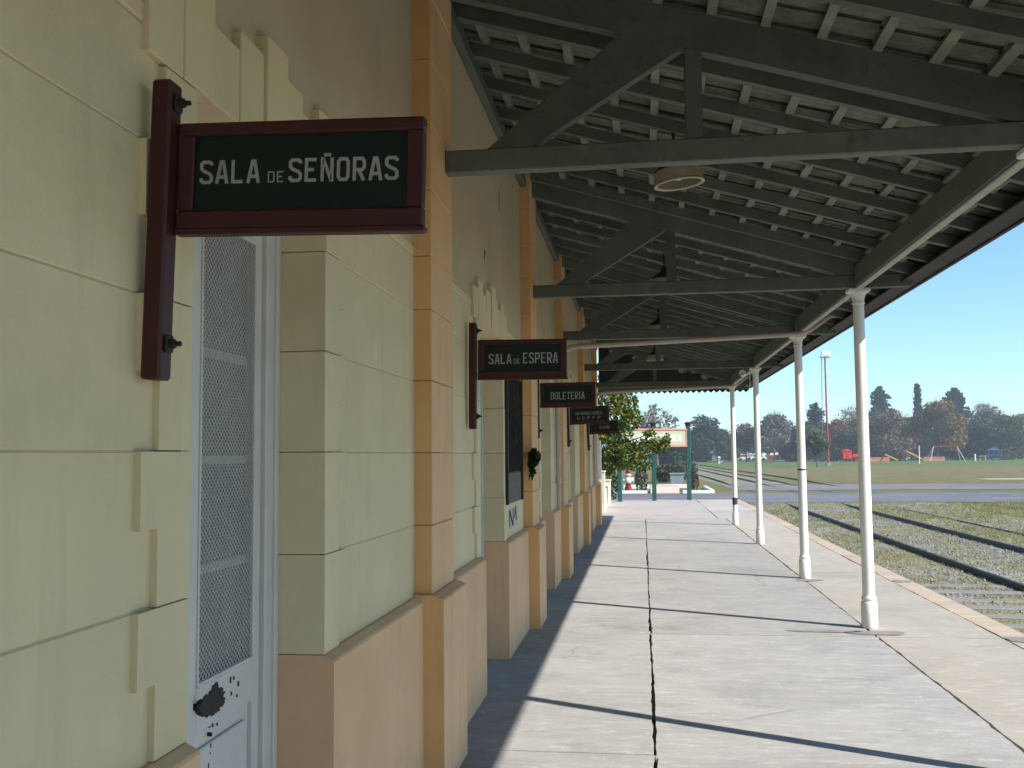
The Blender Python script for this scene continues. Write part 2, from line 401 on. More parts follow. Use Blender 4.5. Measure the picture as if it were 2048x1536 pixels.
def thing(name, label, cat, loc=(0, 0, 0), group=None):
    o = bpy.data.objects.new(name, None); o.empty_display_size = 0.2; C.objects.link(o); o.location = loc
    return tag(o, label, cat, group)
def tag(o, label, cat, group=None):
    o['label'] = label; o['category'] = cat
    if group: o['group'] = group
    return o
def struct(o): o['kind'] = 'structure'; return o
def stuff(o): o['kind'] = 'stuff'; return o
XZ = lambda y: (lambda p: (p[0], y, p[1]))

# ------------------------------------------------------------ large structure
HAZE = 0.0009
GZ0, GZ1 = -0.22, -0.14
def gz(y): return GZ0 if y < 31 else (GZ1 if y > 34.5 else GZ0 + (GZ1 - GZ0) * (y - 31) / 3.5)
# ground: one sheet to the horizon
m = MB()
ys = [-900, -200, -60, -20, 0, 10, 20, 31, 34.5, 45, 60, 90, 130, 200, 300, 500, 900, 1400]
xs = [-1200, -500, -100, -20, 0, 3.2, 12, 30, 80, 200, 600, 1200]
V = [(x, y, gz(y)) for y in ys for x in xs]; n = len(xs)
m.add(V, [(j * n + i, j * n + i + 1, (j + 1) * n + i + 1, (j + 1) * n + i) for j in range(len(ys) - 1) for i in range(n - 1)])
struct(m.build('ground', 'ground_grass'))
# gravel beds under the tracks
def sheet(name, pts, m_, dz=0.004):
    mb = MB(); mb.add([(x, y, gz(y) + dz) for x, y in pts], [tuple(range(len(pts)))])
    return struct(mb.build(name, m_))
def band(name, rows, m_, dz):
    mb = MB(); mb.add([(x, y, gz(y) + dz) for y, a, b in rows for x in (a, b)],
                      [(2 * i, 2 * i + 1, 2 * i + 3, 2 * i + 2) for i in range(len(rows) - 1)])
    return struct(mb.build(name, m_))
band('track_bed', [(-20, 3.26, 10.4), (10, 3.26, 10.4), (20, 3.26, 10.2), (31, 3.26, 10.0), (34.5, 3.26, 10.0), (36, 3.26, 10.0)], 'gravel_bed', 0.005)
band('track_bed', [(55.0, 4.1, 8.3), (62, 3.9, 8.2), (90, 3.2, 8.2), (140, 2.2, 7.8), (240, 0.4, 7.2)], 'gravel_bed', 0.005)
# asphalt strips of the level crossing
def ragged(y0, y1, x0, x1, amp, seed):
    a = []; b = []; k = 60
    for i in range(k + 1):
        x = x0 + (x1 - x0) * i / k
        a.append((x, y0 + amp * noise.noise(Vector((x * 0.35, seed, 0)))))
        b.append((x, y1 + amp * noise.noise(Vector((x * 0.35, seed + 9, 0)))))
    return a, b
def road(name, y0, y1, x0, x1, amp, seed, m_, dz):
    a, b = ragged(y0, y1, x0, x1, amp, seed); mb = MB(); k = len(a)
    mb.add([(x, y, gz(y) + dz) for x, y in a + b], [(i, i + 1, k + i + 1, k + i) for i in range(k - 1)])
    return struct(mb.build(name, m_))
road('road', 34.9, 43.4, -30, 90, 0.35, 1, 'asphalt', 0.012)
road('road', 46.6, 54.5, 4.2, 90, 0.9, 5, 'asphalt_pale', 0.012)
road('path', 62.0, 64.5, 20.5, 75, 0.8, 8, 'concrete_far', 0.012)
# garden lawn past the crossing
sheet('lawn', [(-6, 43.7), (3.0, 43.7), (3.0, 62), (-6, 62)], 'ground_grass', 0.010)

# platform body with separate slabs
plat = struct(MB().box(-1.6, 3.25, -9, 34.75, -0.32, -0.03).build('platform', 'joint_dirt'))
def slab(x0, x1, y0, y1, m_, gx0, gx1, gy, seed, name='slab'):
    """slab outline with worn edges; gx0/gx1/gy half widths of the joints"""
    P = []
    def edge(ax, ay, bx, by, g, amp, nx, ny):
        L = math.hypot(bx - ax, by - ay); k = max(2, int(L / (0.07 if min(ay, by) < 14 else 0.22)))
        for i in range(k):
            t = i / k; x = ax + (bx - ax) * t; y = ay + (by - ay) * t
            w = noise.noise(Vector((x * 1.1 + seed, y * 1.1, 3.3))) * amp * 0.9
            q = abs(noise.noise(Vector((x * 7.0 + seed, y * 7.0, 1.7)))) * amp
            o = g + q
            P.append((x + nx * o + (w * 0.5 if nx else 0), y + ny * o + (w * 0.5 if ny else 0)))
    edge(x0, y0, x1, y0, gy, 0.006, 0, 1)
    edge(x1, y0, x1, y1, gx1, 0.020 if gx1 > 0.003 else 0.004, -1, 0)
    edge(x1, y1, x0, y1, gy, 0.006, 0, -1)
    edge(x0, y1, x0, y0, gx0, 0.020 if gx0 > 0.003 else 0.004, 1, 0)
    mb = MB(); dz = rnd.uniform(-0.002, 0.002); n = len(P)
    mb.add([(x, y, dz) for x, y in P] + [(x, y, -0.05) for x, y in P],
           [tuple(range(n))] + [(i, i + n, (i + 1) % n + n, (i + 1) % n) for i in range(n)])
    return mb.build(name, m_, plat)
def strip_of(x0, x1, ysl, m_, g0, g1, gy, seed, name='slab'):
    for i in range(len(ysl) - 1):
        slab(x0, x1, ysl[i], ysl[i + 1], m_, g0, g1, gy, seed + i * 3.1, name)
strip_of(-1.5, 0.035, [-9, 0.4, 5.38, 9.05, 14.3, 19.4, 24.62], 'concrete', 0.001, 0.005, 0.0016, 1)
strip_of(0.035, 1.985, [-9, 0.9, 5.33, 8.93, 13.05, 17.95, 24.62], 'concrete', 0.005, 0.004, 0.0016, 30)
strip_of(1.985, 3.02, [-9, 0.9, 5.2, 8.93, 13.6, 18.1, 24.62], 'concrete_outer', 0.004, 0.005, 0.003, 60)
strip_of(-1.5, 1.80, [24.62, 34.75], 'concrete_far', 0.001, 0.006, 0.006, 90)
strip_of(1.80, 3.02, [24.62, 27.9, 29.7, 34.75], 'concrete_far', 0.010, 0.005, 0.010, 95)
yy = -9.0; k = 0
while yy < 34.7:
    y2 = min(yy + rnd.uniform(2.2, 3.6), 34.75)
    slab(3.02, 3.27, yy, y2, 'concrete_coping', 0.005, 0.001, 0.004, 120 + k * 2.7, 'coping_stone'); yy = y2; k += 1

# damp stains on the slabs round the column feet
def stain(cx, cy, rx, ry, m_, seed, z=0.0045):
    P = []
    for i in range(36):
        a = 2 * math.pi * i / 36; k = 1 + 0.55 * noise.noise(Vector((math.cos(a) * 1.6, math.sin(a) * 1.6, seed)))
        P.append((cx + rx * k * math.cos(a), cy + ry * k * math.sin(a), z))
    MB().add(P, [tuple(range(36))]).build('stain', m_, plat)
mat('stain_dark', (0.27, 0.26, 0.255), (0.19, 0.185, 0.18), 7, 0.9, 0.3, 40)
stain(2.03, 9.10, 0.26, 0.10, 'stain_dark', 1.0); stain(1.58, 9.16, 0.34, 0.05, 'stain_dark', 3.0); stain(2.02, 12.75, 0.17, 0.10, 'stain_dark', 5.0)
stain(3.13, 8.9, 0.10, 0.14, 'stain_dark', 7.0); stain(3.12, 12.7, 0.10, 0.12, 'stain_dark', 9.0)

# ------------------------------------------------------------ station building
OPEN = [(-2.1, -1.05), (2.28, 3.305), (6.60, 7.73), (10.65, 11.75), (14.86, 15.97), (19.5, 20.6)]
PIL = [(0.40, 0.95), (4.72, 5.27), (9.12, 9.66), (12.77, 13.40), (17.42, 17.98), (22.15, 22.75)]
Y_A, Y_B, HEAD, PL = -4.0, 24.95, 2.53, 0.905
bld = thing('station_building', 'long cream and orange station building with stepped door surrounds under the canopy', 'building', (-3.0, 10, 0))
mb = MB(); prev = Y_A
for a, b in OPEN:
    mb.box(-1.5, -1.1238, prev, a - 0.01, -0.05, 4.9); mb.box(-1.5, -1.1238, a - 0.01, b + 0.01, HEAD + 0.05, 4.9); prev = b + 0.01
mb.box(-1.5, -1.1238, prev, Y_B, -0.05, 4.9)
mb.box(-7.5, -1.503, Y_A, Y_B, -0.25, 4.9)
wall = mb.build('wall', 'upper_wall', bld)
COURSES = [PL, 1.262, 1.618, 1.974, 2.33, 2.60]
def solids(y0, y1, holes):
    out = []; p = y0
    for a, b in holes:
        if b <= y0 or a >= y1: continue
        if a > p: out.append((p, a))
        p = max(p, b)
    if p < y1: out.append((p, y1))
    return out
# rusticated blocks of the lower wall, course by course
holes = sorted([(a - 0.05, b + 0.05) for a, b in OPEN] + [(a + 0.01, b - 0.01) for a, b in PIL])
for ci in range(5):
    z0, z1 = COURSES[ci], COURSES[ci + 1]
    hl = holes if z0 < HEAD else PIL
    for a, b in solids(Y_A, Y_B, hl):
        L = b - a; k = max(1, round(L / 0.95)); cut = [a]
        for i in range(1, k): cut.append(a + L * (i + (0.25 if ci % 2 else -0.2)) / k)
        cut.append(b)
        for i in range(len(cut) - 1):
            if cut[i + 1] < 0.2: continue
            d = rnd.uniform(-0.0012, 0.0012)
            MB().cbox(-1.137, -1.120 + d, cut[i] + 0.0009, cut[i + 1] - 0.0009, z0 + 0.0012, z1 - 0.0012, 0.0035).build('wall_block', 'cream', wall)
MB().cbox(-1.137, -1.117, 0.2, Y_B, 2.604, 2.652, 0.006).build('string_course', 'cream', wall)
# plinth segments
PX = lambda p, a: (p[0], a, p[1])
for a, b in solids(Y_A, Y_B, [(a, b) for a, b in OPEN]):
    MB().prism([(-1.30, -0.04), (-1.068, -0.04), (-1.068, PL - 0.012), (-1.074, PL - 0.004), (-1.105, PL + 0.012), (-1.30, PL + 0.012)], PX, a, b).build('plinth', 'peach', bld)
def two_tone(o, m_, idx):
    o.data.materials.append(MATS[m_])
    for i in idx: o.data.polygons[i].material_index = 1
    return o
# pilasters of stacked blocks
for a, b in PIL:
    p = part('pilaster', (-1.05, (a + b) / 2, 0), bld)
    two_tone(MB().prism([(-1.12, -0.04), (-0.968, -0.04), (-0.968, PL - 0.005), (-0.974, PL + 0.003), (-1.02, PL + 0.022), (-1.12, PL + 0.022)], PX, a - 0.035, b + 0.035).build('pilaster_base', 'peach', p), 'orange', (0, 1))
    z = PL + 0.02; j = 0
    while z < 4.85:
        z2 = COURSES[j + 1] if j < 5 else z + 0.338
        two_tone(MB().cbox(-1.136, -1.03 + rnd.uniform(-0.001, 0.001), a, b, z + 0.0012, z2 - 0.0012, 0.004).build('pilaster_block', 'orange', p), 'peach', (3,)); z = z2; j += 1
# quoins and heads round every opening
def lpoly(edge, s, wide, narrow, z0, z1):
    zm = (z0 + z1) / 2
    return [(edge, z0), (edge + s * narrow, z0), (edge + s * narrow, zm), (edge + s * wide, zm), (edge + s * wide, z1), (edge, z1)]
for a, b in OPEN[1:]:
    for ci in range(4):
        z0, z1 = COURSES[ci] + (0.014 if ci == 0 else 0), COURSES[ci + 1]
        for e, s in ((a, -1), (b, 1)):
            MB().prism(lpoly(e, s, 0.24, 0.16, z0 + 0.002, z1 - 0.002), lambda p, x: (x, p[0], p[1]), -1.29, -1.104 + rnd.uniform(-0.0015, 0.0015)).build('quoin', 'cream', wall)
    for e, s in ((a, -1), (b, 1)):
        y0, y1 = sorted((e, e + s * 0.16))
        MB().cbox(-1.29, -1.10, y0, y1, 2.332, HEAD - 0.002, 0.003).build('quoin', 'cream', wall)
    w = (b - a + 0.48) / 9
    for i in range(9):
        y0 = a - 0.24 + w * i; up = (i % 2 == 0) != (i == 4) and i != 4
        tall = i in (1, 3, 5, 7) or i == 4
        zt = 2.815 if i in (1, 7) else (2.86 if i == 4 else (2.745 if not tall else 2.80))
        MB().cbox(-1.29, -1.10 + (0.016 if i == 4 else (0.004 if tall else 0)), y0 + 0.0004, y0 + w - 0.0004, HEAD + 0.002, zt, 0.003).build('head_block', 'cream', wall)
# double doors set back in the openings
def make_door(a, b, detail):
    d = part('door', (-1.29, (a + b) / 2, 0), bld)
    X = -1.292; w = 0.095; mid = b - 0.645
    fr = MB()
    fr.cbox(X - 0.09, X + 0.012, a, a + w, 0.0, HEAD - 0.002, 0.004); fr.cbox(X - 0.09, X + 0.012, b - w, b, 0.0, HEAD - 0.002, 0.004)
    fr.cbox(X - 0.09, X + 0.012, a + w, b - w, HEAD - w, HEAD - 0.003, 0.004)
    fr.cbox(X - 0.02, X + 0.024, b - 0.034, b - 0.001, 0.0, HEAD - 0.004, 0.004)
    fr.build('door_frame', 'white_paint', d)
    for y0, y1, act in ((a + w + 0.003, mid - 0.001, False), (mid + 0.001, b - w - 0.003, True)):
        sl = 0.075; X0, X1 = X - 0.05, X - 0.006
        lf = MB()
        lf.cbox(X0, X1, y0, y0 + sl, 0.02, HEAD - w - 0.004, 0.003); lf.cbox(X0, X1, y1 - sl + 0.02, y1, 0.02, HEAD - w - 0.004, 0.003)
        ya, yb = y0 + sl, y1 - sl + 0.02
        lf.cbox(X0, X1, ya, yb, 0.02, 0.22, 0.003); lf.cbox(X0, X1, ya, yb, 0.80, 0.935, 0.003); lf.cbox(X0, X1, ya, yb, HEAD - w - 0.10, HEAD - w - 0.004, 0.003)
        lf.cbox(X0 + 0.012, X1 - 0.016, ya, yb, 0.22, 0.80, 0.002)
        if act: lf.cbox(X - 0.03, X + 0.012, y0 - 0.022, y0 + 0.026, 0.02, HEAD - w - 0.006, 0.006)
        lf.build('door_leaf', 'white_paint', d)
        MB().cbox(X1 - 0.014, X1 - 0.004, ya + 0.04, yb - 0.04, 0.27, 0.75, 0.010).build('door_panel', 'white_paint', d)
        pz0, pz1 = 0.935, HEAD - w - 0.10
        MB().box(X0 + 0.004, X0 + 0.009, ya, yb, pz0, pz1).build('glass_pane', 'glass_dull', d)
        for z in (pz0 + 0.33, pz0 + 0.66, pz0 + 0.99): MB().cbox(X0 + 0.006, X0 + 0.020, ya, yb, z - 0.014, z + 0.014, 0.002).build('glazing_bar', 'white_paint', d)
        mf = MB(); t = 0.011
        mf.cbox(X1 - 0.008, X1 + 0.004, ya, ya + t, pz0, pz1, 0.002); mf.cbox(X1 - 0.008, X1 + 0.004, yb - t, yb, pz0, pz1, 0.002)
        mf.cbox(X1 - 0.008, X1 + 0.004, ya + t, yb - t, pz0, pz0 + t, 0.002); mf.cbox(X1 - 0.008, X1 + 0.004, ya + t, yb - t, pz1 - t, pz1, 0.002)
        mf.build('screen_frame', 'white_paint', d)
        if detail:
            wm = MB(); sp = 0.0205; slope = 0.95; xw = X1 - 0.003
            for sgn, xo in ((1, 0.0), (-1, 0.0022)):
                H = pz1 - pz0; W = yb - ya; c = -W * slope
                while c < H + W * slope:
                    # z = c + sgn*slope*(y-ya)
                    pts = []
                    for t_ in (0, 1):
                        yv = ya + W * t_; zv = c + (slope * W * t_ if sgn > 0 else slope * W * (1 - t_)); pts.append((yv, zv))
                    (q0, r0), (q1, r1) = pts
                    def clip(q0, r0, q1, r1, zc):
                        t2 = (zc - r0) / (r1 - r0); return q0 + (q1 - q0) * t2, zc
                    lo, hi = (pts[0], pts[1]) if r0 < r1 else (pts[1], pts[0])
                    if hi[1] > 0.004 and lo[1] < H - 0.004:
                        if lo[1] < 0: lo = clip(*lo, *hi, 0.0)
                        if hi[1] > H: hi = clip(*lo, *hi, H)
                        wm.beam((xw + xo, lo[0], pz0 + lo[1]), (xw + xo, hi[0], pz0 + hi[1]), 0.0022, 0.0022, (1, 0, 0))
                    c += sp
            stuff(wm.build('wire_mesh', 'wire', d))
    if detail:
        # worn rusty lock plate, knob and old screw holes on the active leaf
        xs_ = X - 0.005; yl = mid + 0.085
        lk = MB(); P = []
        for i in range(90):
            an = 2 * math.pi * i / 90; rr = 1 + 0.34 * noise.noise(Vector((math.cos(an) * 2.7, math.sin(an) * 2.7, 5)))
            rr += 0.25 * noise.noise(Vector((math.cos(an) * 9, math.sin(an) * 9, 2))); P.append((yl + 0.105 + 0.074 * rr * math.cos(an), 0.872 + 0.040 * rr * math.sin(an)))
        lk.prism(P, lambda p, x: (x, p[0], p[1]), xs_ - 0.002, xs_ + 0.003)
        lk.build('lock_plate', 'iron_black', d)
        kb = MB().lathe([(0.004, 0), (0.010, 0.002), (0.010, 0.014), (0.020, 0.018), (0.024, 0.026), (0.018, 0.034), (0.004, 0.037)], (0, 0, 0), 16).build('knob', 'iron_black', d, 40)
        kb.location = (xs_, yl - 0.035, 0.888); kb.rotation_euler = (0, R(90), 0)
        for q, z, h in ((0.25, 0.905, 0.012), (0.285, 0.880, 0.018), (0.225, 0.905, 0.02), (0.232, 0.862, 0.012), (0.275, 0.845, 0.010), (0.10, 0.80, 0.012), (0.13, 0.795, 0.01)):
            MB().cbox(xs_ - 0.002, xs_ + 0.0025, yl + q, yl + q + 0.008, z - h / 2, z + h / 2, 0.002).build('paint_chip', 'iron_black', d)
        for i in range(16):
            z = 0.80 - i * 0.028 - rnd.uniform(0, .012); y = yl + 0.10 + rnd.uniform(-0.012, 0.012) * (1 + i * .2)
            MB().cbox(X - 0.030, X - 0.0078, y, y + rnd.uniform(.003, .007), z, z + rnd.uniform(.006, .02), 0.0012).build('paint_chip', 'iron_black', d)
for i, (a, b) in enumerate(OPEN[1:]): make_door(a, b, i == 0)
for cy, cz, cw, chh in ((7.72, 3.60, 0.03, 0.17), (6.95, 3.05, 0.05, 0.06), (11.3, 3.0, 0.03, 0.10), (1.72, 2.02, 0.0, 0.0)):
    if cw: MB().prism([(cy, cz), (cy + cw * 0.4, cz - 0.02), (cy + cw, cz + chh * 0.6), (cy + cw * 0.8, cz + chh), (cy + cw * 0.2, cz + chh * 0.8)], lambda p, x: (x, p[0], p[1]), -1.128, -1.1222).build('plaster_chip', 'joint_dirt', wall)
# low building roof hidden behind the canopy
MB().prism([(-8.0, 4.9), (-0.75, 4.9), (-0.75, 5.05), (-4.2, 6.4), (-8.0, 5.05)], PX, Y_A - 0.3, Y_B + 0.3).build('roof', 'roof_red', bld)

# ------------------------------------------------------------ platform canopy
can = thing('platform_canopy', 'dark green timber platform canopy with tiled roof on white iron columns', 'canopy', (2.0, 9.4, 0))
TR = [-3.5, 0.85, 5.12, 9.38, 12.97, 17.78, 22.42]
YC0, YC1 = -6.0, 24.0
SL = 0.30; TH = math.atan(SL)
rb = lambda x: 4.25 - SL * (x + 1.04)          # rafter underside
COLX = 2.02
COLPROF = [(0.067, 0.0), (0.070, 0.012), (0.072, 0.03), (0.072, 0.225), (0.066, 0.238), (0.058, 0.245), (0.066, 0.258), (0.067, 0.270), (0.060, 0.283),
           (0.0545, 0.292), (0.0545, 0.32), (0.050, 2.88), (0.050, 2.97), (0.057, 2.976), (0.057, 2.992), (0.052, 2.998), (0.054, 3.025), (0.070, 3.068), (0.082, 3.083)]
colme = MB().lathe(COLPROF, (0, 0, 0), 24).mesh('column', 'column_white', 35)
cap = MB().cbox(-0.10, 0.10, -0.075, 0.075, 3.082, 3.122, 0.008).mesh('column_cap', 'column_white')
for t in TR:
    o = link('column', colme, can); o.location = (COLX, t, 0); o.rotation_euler.z = rnd.uniform(0, 6)
    o2 = link('column_cap', cap, can); o2.location = (COLX, t, 0)
for sz, sy, hh in ((1.37, TR[3 + 1], 0.022), (0.45, TR[6], 0.16)):
    zz = [(0.0515 if hh < 0.1 else 0.0555, sz), (0.056, sz + 0.003), (0.056, sz + hh - 0.003), (0.0515, sz + hh)]
    MB().lathe(zz, (COLX, sy, 0), 20, False).build('column_strap', 'rust_strap', can, 35)
# trusses
for t in TR:
    tr = part('truss', (0.4, t, 3.2), can); hw = 0.042
    Y_ = lambda p, a: (p[0], a, p[1])
    MB().cbox(-1.031, 2.50, t - hw, t + hw, 3.124, 3.247, 0.006).build('bottom_chord', 'roof_paint', tr)
    MB().prism([(-1.031, rb(-1.03) - 0.12), (1.88, 3.251), (2.38, 3.251), (2.38, rb(2.38) + 0.085), (-1.031, rb(-1.03) + 0.085)], Y_, t - hw + 0.004, t + hw - 0.004).build('top_chord', 'roof_paint', tr)
    MB().cbox(0.255, 0.345, t - 0.036, t + 0.036, 3.247, rb(0.3) - 0.115, 0.005).build('king_post', 'roof_paint', tr)
    MB().prism([(-0.80, 3.247), (-0.56, 3.247), (0.252, rb(0.252) - 0.122), (0.252, rb(0.252) - 0.02), (0.02, rb(0.02) - 0.02)], Y_, t - 0.034, t + 0.034).build('strut', 'roof_paint', tr)
    MB().cbox(COLX - 0.10, COLX + 0.10, t - hw - 0.012, t + hw + 0.012, 3.135, 3.215, 0.004).build('bracket_plate', 'roof_paint', tr)
    for sx in (-0.06, 0.06):
        bo = MB().lathe([(0.012, 0), (0.012, 0.012), (0.006, 0.016)], (0, 0, 0), 8).build('bolt_head', 'roof_paint', tr)
        bo.location = (COLX + sx, t - hw - 0.012, 3.175); bo.rotation_euler = (R(90), 0, 0)
# plate beams along the column line, one per bay
for i in range(len(TR) - 1):
    MB().cbox(COLX - 0.042, COLX + 0.034, TR[i] + 0.046, TR[i + 1] - 0.046, 3.128, rb(COLX) - 0.004, 0.006).build('plate_beam', 'roof_paint', can)
MB().cbox(COLX - 0.042, COLX + 0.034, TR[-1] + 0.046, YC1 - 0.03, 3.128, rb(COLX) - 0.004, 0.006).build('plate_beam', 'roof_paint', can)
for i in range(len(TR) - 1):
    MB().cbox(COLX - 0.034, COLX + 0.026, TR[i] + 0.10, TR[i + 1] - 0.10, 3.106, 3.127, 0.005).build('lit_underside_strip', 'lit_underside_paint', can)  # added pale strip: the plate beam's lit underside put into colour
# rafters
raf = MB().prism([(-1.115, rb(-1.115)), (2.58, rb(2.58)), (2.58, rb(2.58) + 0.086), (-1.115, rb(-1.115) + 0.086)], lambda p, a: (p[0], a, p[1]), -0.028, 0.028).mesh('rafter', 'roof_paint')
ry = 4.50 - 0.587 * 17
while ry < YC1 - 0.1:
    if min(abs(ry - t) for t in TR) > 0.14 and ry > YC0 + 0.1:
        o = link('rafter', raf, can); o.location = (0, ry + rnd.uniform(-.02, .02), rnd.uniform(-.006, .004)); o.rotation_euler.z = rnd.uniform(-.006, .006)
    ry += 0.587
# wall plate carrying the rafter heads
MB().cbox(-1.118, -1.062, YC0, YC1, rb(-1.09) - 0.10, rb(-1.09) - 0.012, 0.004).build('wall_plate', 'roof_paint', can)
# tiling battens
bx = -0.98 - 0.2772; BX = []
while bx < 2.58:
    BX.append(bx)
    zc = rb(bx) + 0.086 + 0.018
    by = YC0
    while by < YC1 - 0.05:
        b2 = min(YC1, by + rnd.uniform(2.6, 4.4)); j0, j1 = rnd.uniform(-.006, .006), rnd.uniform(-.006, .006)
        MB().beam((bx + j0, by, zc - SL * j0 + rnd.uniform(-.004, .002)), (bx + j1, b2 - 0.002, zc - SL * j1 + rnd.uniform(-.004, .002)), 0.052 + rnd.uniform(-.005, .006), 0.034, (SL, 0, 1)).build('batten', 'batten_paint', can); by = b2
    bx += 0.2772
# roof tiles with raised ribs
prof = [(0.0, 0.0), (0.018, 0.016), (0.036, 0.016), (0.05, 0.0), (0.098, 0.0), (0.108, 0.010), (0.120, 0.0), (0.172, 0.0), (0.186, 0.014), (0.214, 0.020), (0.236, 0.008)]
tm = MB(); TL = 0.345
pts_ = [(v, h) for v, h in prof] + [(v, h + 0.013) for v, h in reversed(prof)]
n_ = len(prof)
tm.add([(0, v, h) for v, h in prof] + [(TL, v, h) for v, h in prof] + [(0, v, h + 0.013) for v, h in prof] + [(TL, v, h + 0.013) for v, h in prof],
       [(i, i + 1, n_ + i + 1, n_ + i) for i in range(n_ - 1)] + [(2 * n_ + i, 3 * n_ + i, 3 * n_ + i + 1, 2 * n_ + i + 1) for i in range(n_ - 1)] +
       [(n_ + i, n_ + i + 1, 3 * n_ + i + 1, 3 * n_ + i) for i in range(n_ - 1)])
tile_me = tm.mesh('roof_tile', 'tile_under')
rest = MB(); cnt = 0
tilt = math.atan(0.006 / 0.2772)
for ri in range(len(BX)):
    x0 = BX[ri] - 0.03; j = 0; ty = YC0 + (0.03 if ri % 2 else 0.0)
    while ty < YC1 - 0.19:
        loc = Vector((x0 + rnd.uniform(-.006, .006), ty, rb(x0) + 0.086 + 0.040 + rnd.uniform(0, .003)))
        rot = Matrix.Rotation(TH - tilt + rnd.uniform(-.012, .012), 4, 'Y') @ Matrix.Rotation(rnd.uniform(-.012, .012), 4, 'Z')
        mw = Matrix.Translation(loc) @ rot
        near = 3.35 < ty < 8.0 and cnt < 300
        if near:
            o = link('roof_tile', tile_me, can); o.matrix_basis = mw; cnt += 1
        else: rest.add([mw @ Vector(v) for v in tm.v], tm.f)
        ty += 0.2135
stuff(rest.build('roof_tiling', 'tile_under', can))
# gutter board and eaves
gx = 2.575
MB().cbox(2.40, gx - 0.002, YC0, YC1, 3.165, 3.183, 0.003).build('soffit_board', 'fascia_paint', can)
MB().prism([(gx, 3.150), (gx + 0.028, 3.150), (gx + 0.028, rb(gx) + 0.14), (gx, rb(gx) + 0.14)], lambda p, a: (p[0], a, p[1]), YC0, YC1).build('fascia_board', 'fascia_paint', can)
ga = [(gx + 0.03 + 0.055 - 0.055 * math.cos(R(a)), 3.315 - 0.075 * math.sin(R(a))) for a in range(0, 181, 20)]
gb_ = [(x * 1 - 0.0, z + 0.006) for x, z in reversed(ga)]
MB().prism(ga + [(ga[-1][0] - 0.006, ga[-1][1])] + [(gx + 0.085 - 0.049 * math.cos(R(a)), 3.315 - 0.068 * math.sin(R(a))) for a in range(180, -1, -20)], lambda p, a: (p[0], a, p[1]), YC0, YC1).build('gutter', 'fascia_paint', can)
# boarded gable end with saw-tooth lower edge
w_ = 0.1385; x = -1.04; i = 0
while x < gx - 0.02:
    x1 = min(x + w_, gx); zt0, zt1 = rb(x) + 0.16, rb(x1) + 0.16
    y0 = YC1 + (0.0 if i % 2 else 0.010)
    MB().prism([(x - .004, 3.126), ((x + x1) / 2, 3.062), (x1 + .004, 3.126), (x1 + .004, zt1), (x - .004, zt0)], lambda p, a: (p[0], a, p[1]), y0, y0 + 0.022).build('gable_board', 'fascia_paint', can)
    x = x1; i += 1
MB().cbox(-1.04, 2.56, YC1 - 0.03, YC1 - 0.002, 3.14, 3.25, 0.004).build('gable_rail', 'roof_paint', can)

# ------------------------------------------------------------ lettering
G = {
 'S': [[(3.6, 4.7), (3.6, 5.1), (3.0, 5.6), (1.0, 5.6), (.4, 5.1), (.4, 4.0), (1.0, 3.4), (3.0, 2.6), (3.6, 2.0), (3.6, .9), (3.0, .4), (1.0, .4), (.4, .9), (.4, 1.5)]],
 'A': [[(.35, 0), (1.65, 5.6), (2.35, 5.6), (3.65, 0)], [(.95, 1.7), (3.05, 1.7)]],
 'L': [[(.5, 6), (.5, .4), (3.7, .4)]],
 'D': [[(.5, 0.4), (2.8, .4), (3.5, 1.1), (3.5, 4.9), (2.8, 5.6), (.5, 5.6), (.5, 0)]],
 'E': [[(3.6, 5.6), (.5, 5.6), (.5, .4), (3.6, .4)], [(.9, 3.05), (2.9, 3.05)]],
 'N': [[(.5, 0), (.5, 5.7), (.75, 5.7), (3.25, .3), (3.5, .3), (3.5, 6)]],
 'O': [[(.5, 3), (.5, 4.9), (1.1, 5.6), (2.9, 5.6), (3.5, 4.9), (3.5, 1.1), (2.9, .4), (1.1, .4), (.5, 1.1), (.5, 3)]],
 'R': [[(.5, 0), (.5, 5.6), (2.9, 5.6), (3.5, 4.9), (3.5, 3.4), (2.9, 2.75), (.9, 2.75)], [(2.0, 2.4), (3.45, 0)]],
 'P': [[(.5, 0), (.5, 5.6), (2.9, 5.6), (3.5, 4.9), (3.5, 3.3), (2.9, 2.6), (.9, 2.6)]],
 'B': [[(.5, .4), (2.9, .4), (3.5, 1.0), (3.5, 2.4), (2.9, 3.0), (3.4, 3.6), (3.4, 5.0), (2.8, 5.6), (.5, 5.6), (.5, 0)], [(.9, 3.05), (2.4, 3.05)]],
 'T': [[(.1, 5.6), (3.9, 5.6)], [(2, 5.15), (2, 0)]],
 'I': [[(2, 0), (2, 6)]],
 'F': [[(3.6, 5.6), (.5, 5.6), (.5, 0)], [(.9, 3.0), (2.9, 3.0)]],
 'C': [[(3.5, 4.5), (3.5, 4.9), (2.9, 5.6), (1.1, 5.6), (.5, 4.9), (.5, 1.1), (1.1, .4), (2.9, .4), (3.5, 1.1), (3.5, 1.5)]],
 'M': [[(.3, 0), (.3, 5.7), (.6, 5.7), (2, 2.2), (3.4, 5.7), (3.7, 5.7), (3.7, 0)]],
 'U': [[(.5, 6), (.5, 1.1), (1.1, .4), (2.9, .4), (3.5, 1.1), (3.5, 6)]],
 'Q': [[(.5, 3), (.5, 4.9), (1.1, 5.6), (2.9, 5.6), (3.5, 4.9), (3.5, 1.1), (2.9, .4), (1.1, .4), (.5, 1.1), (.5, 3)], [(2.4, 1.6), (3.7, -.3)]],
}
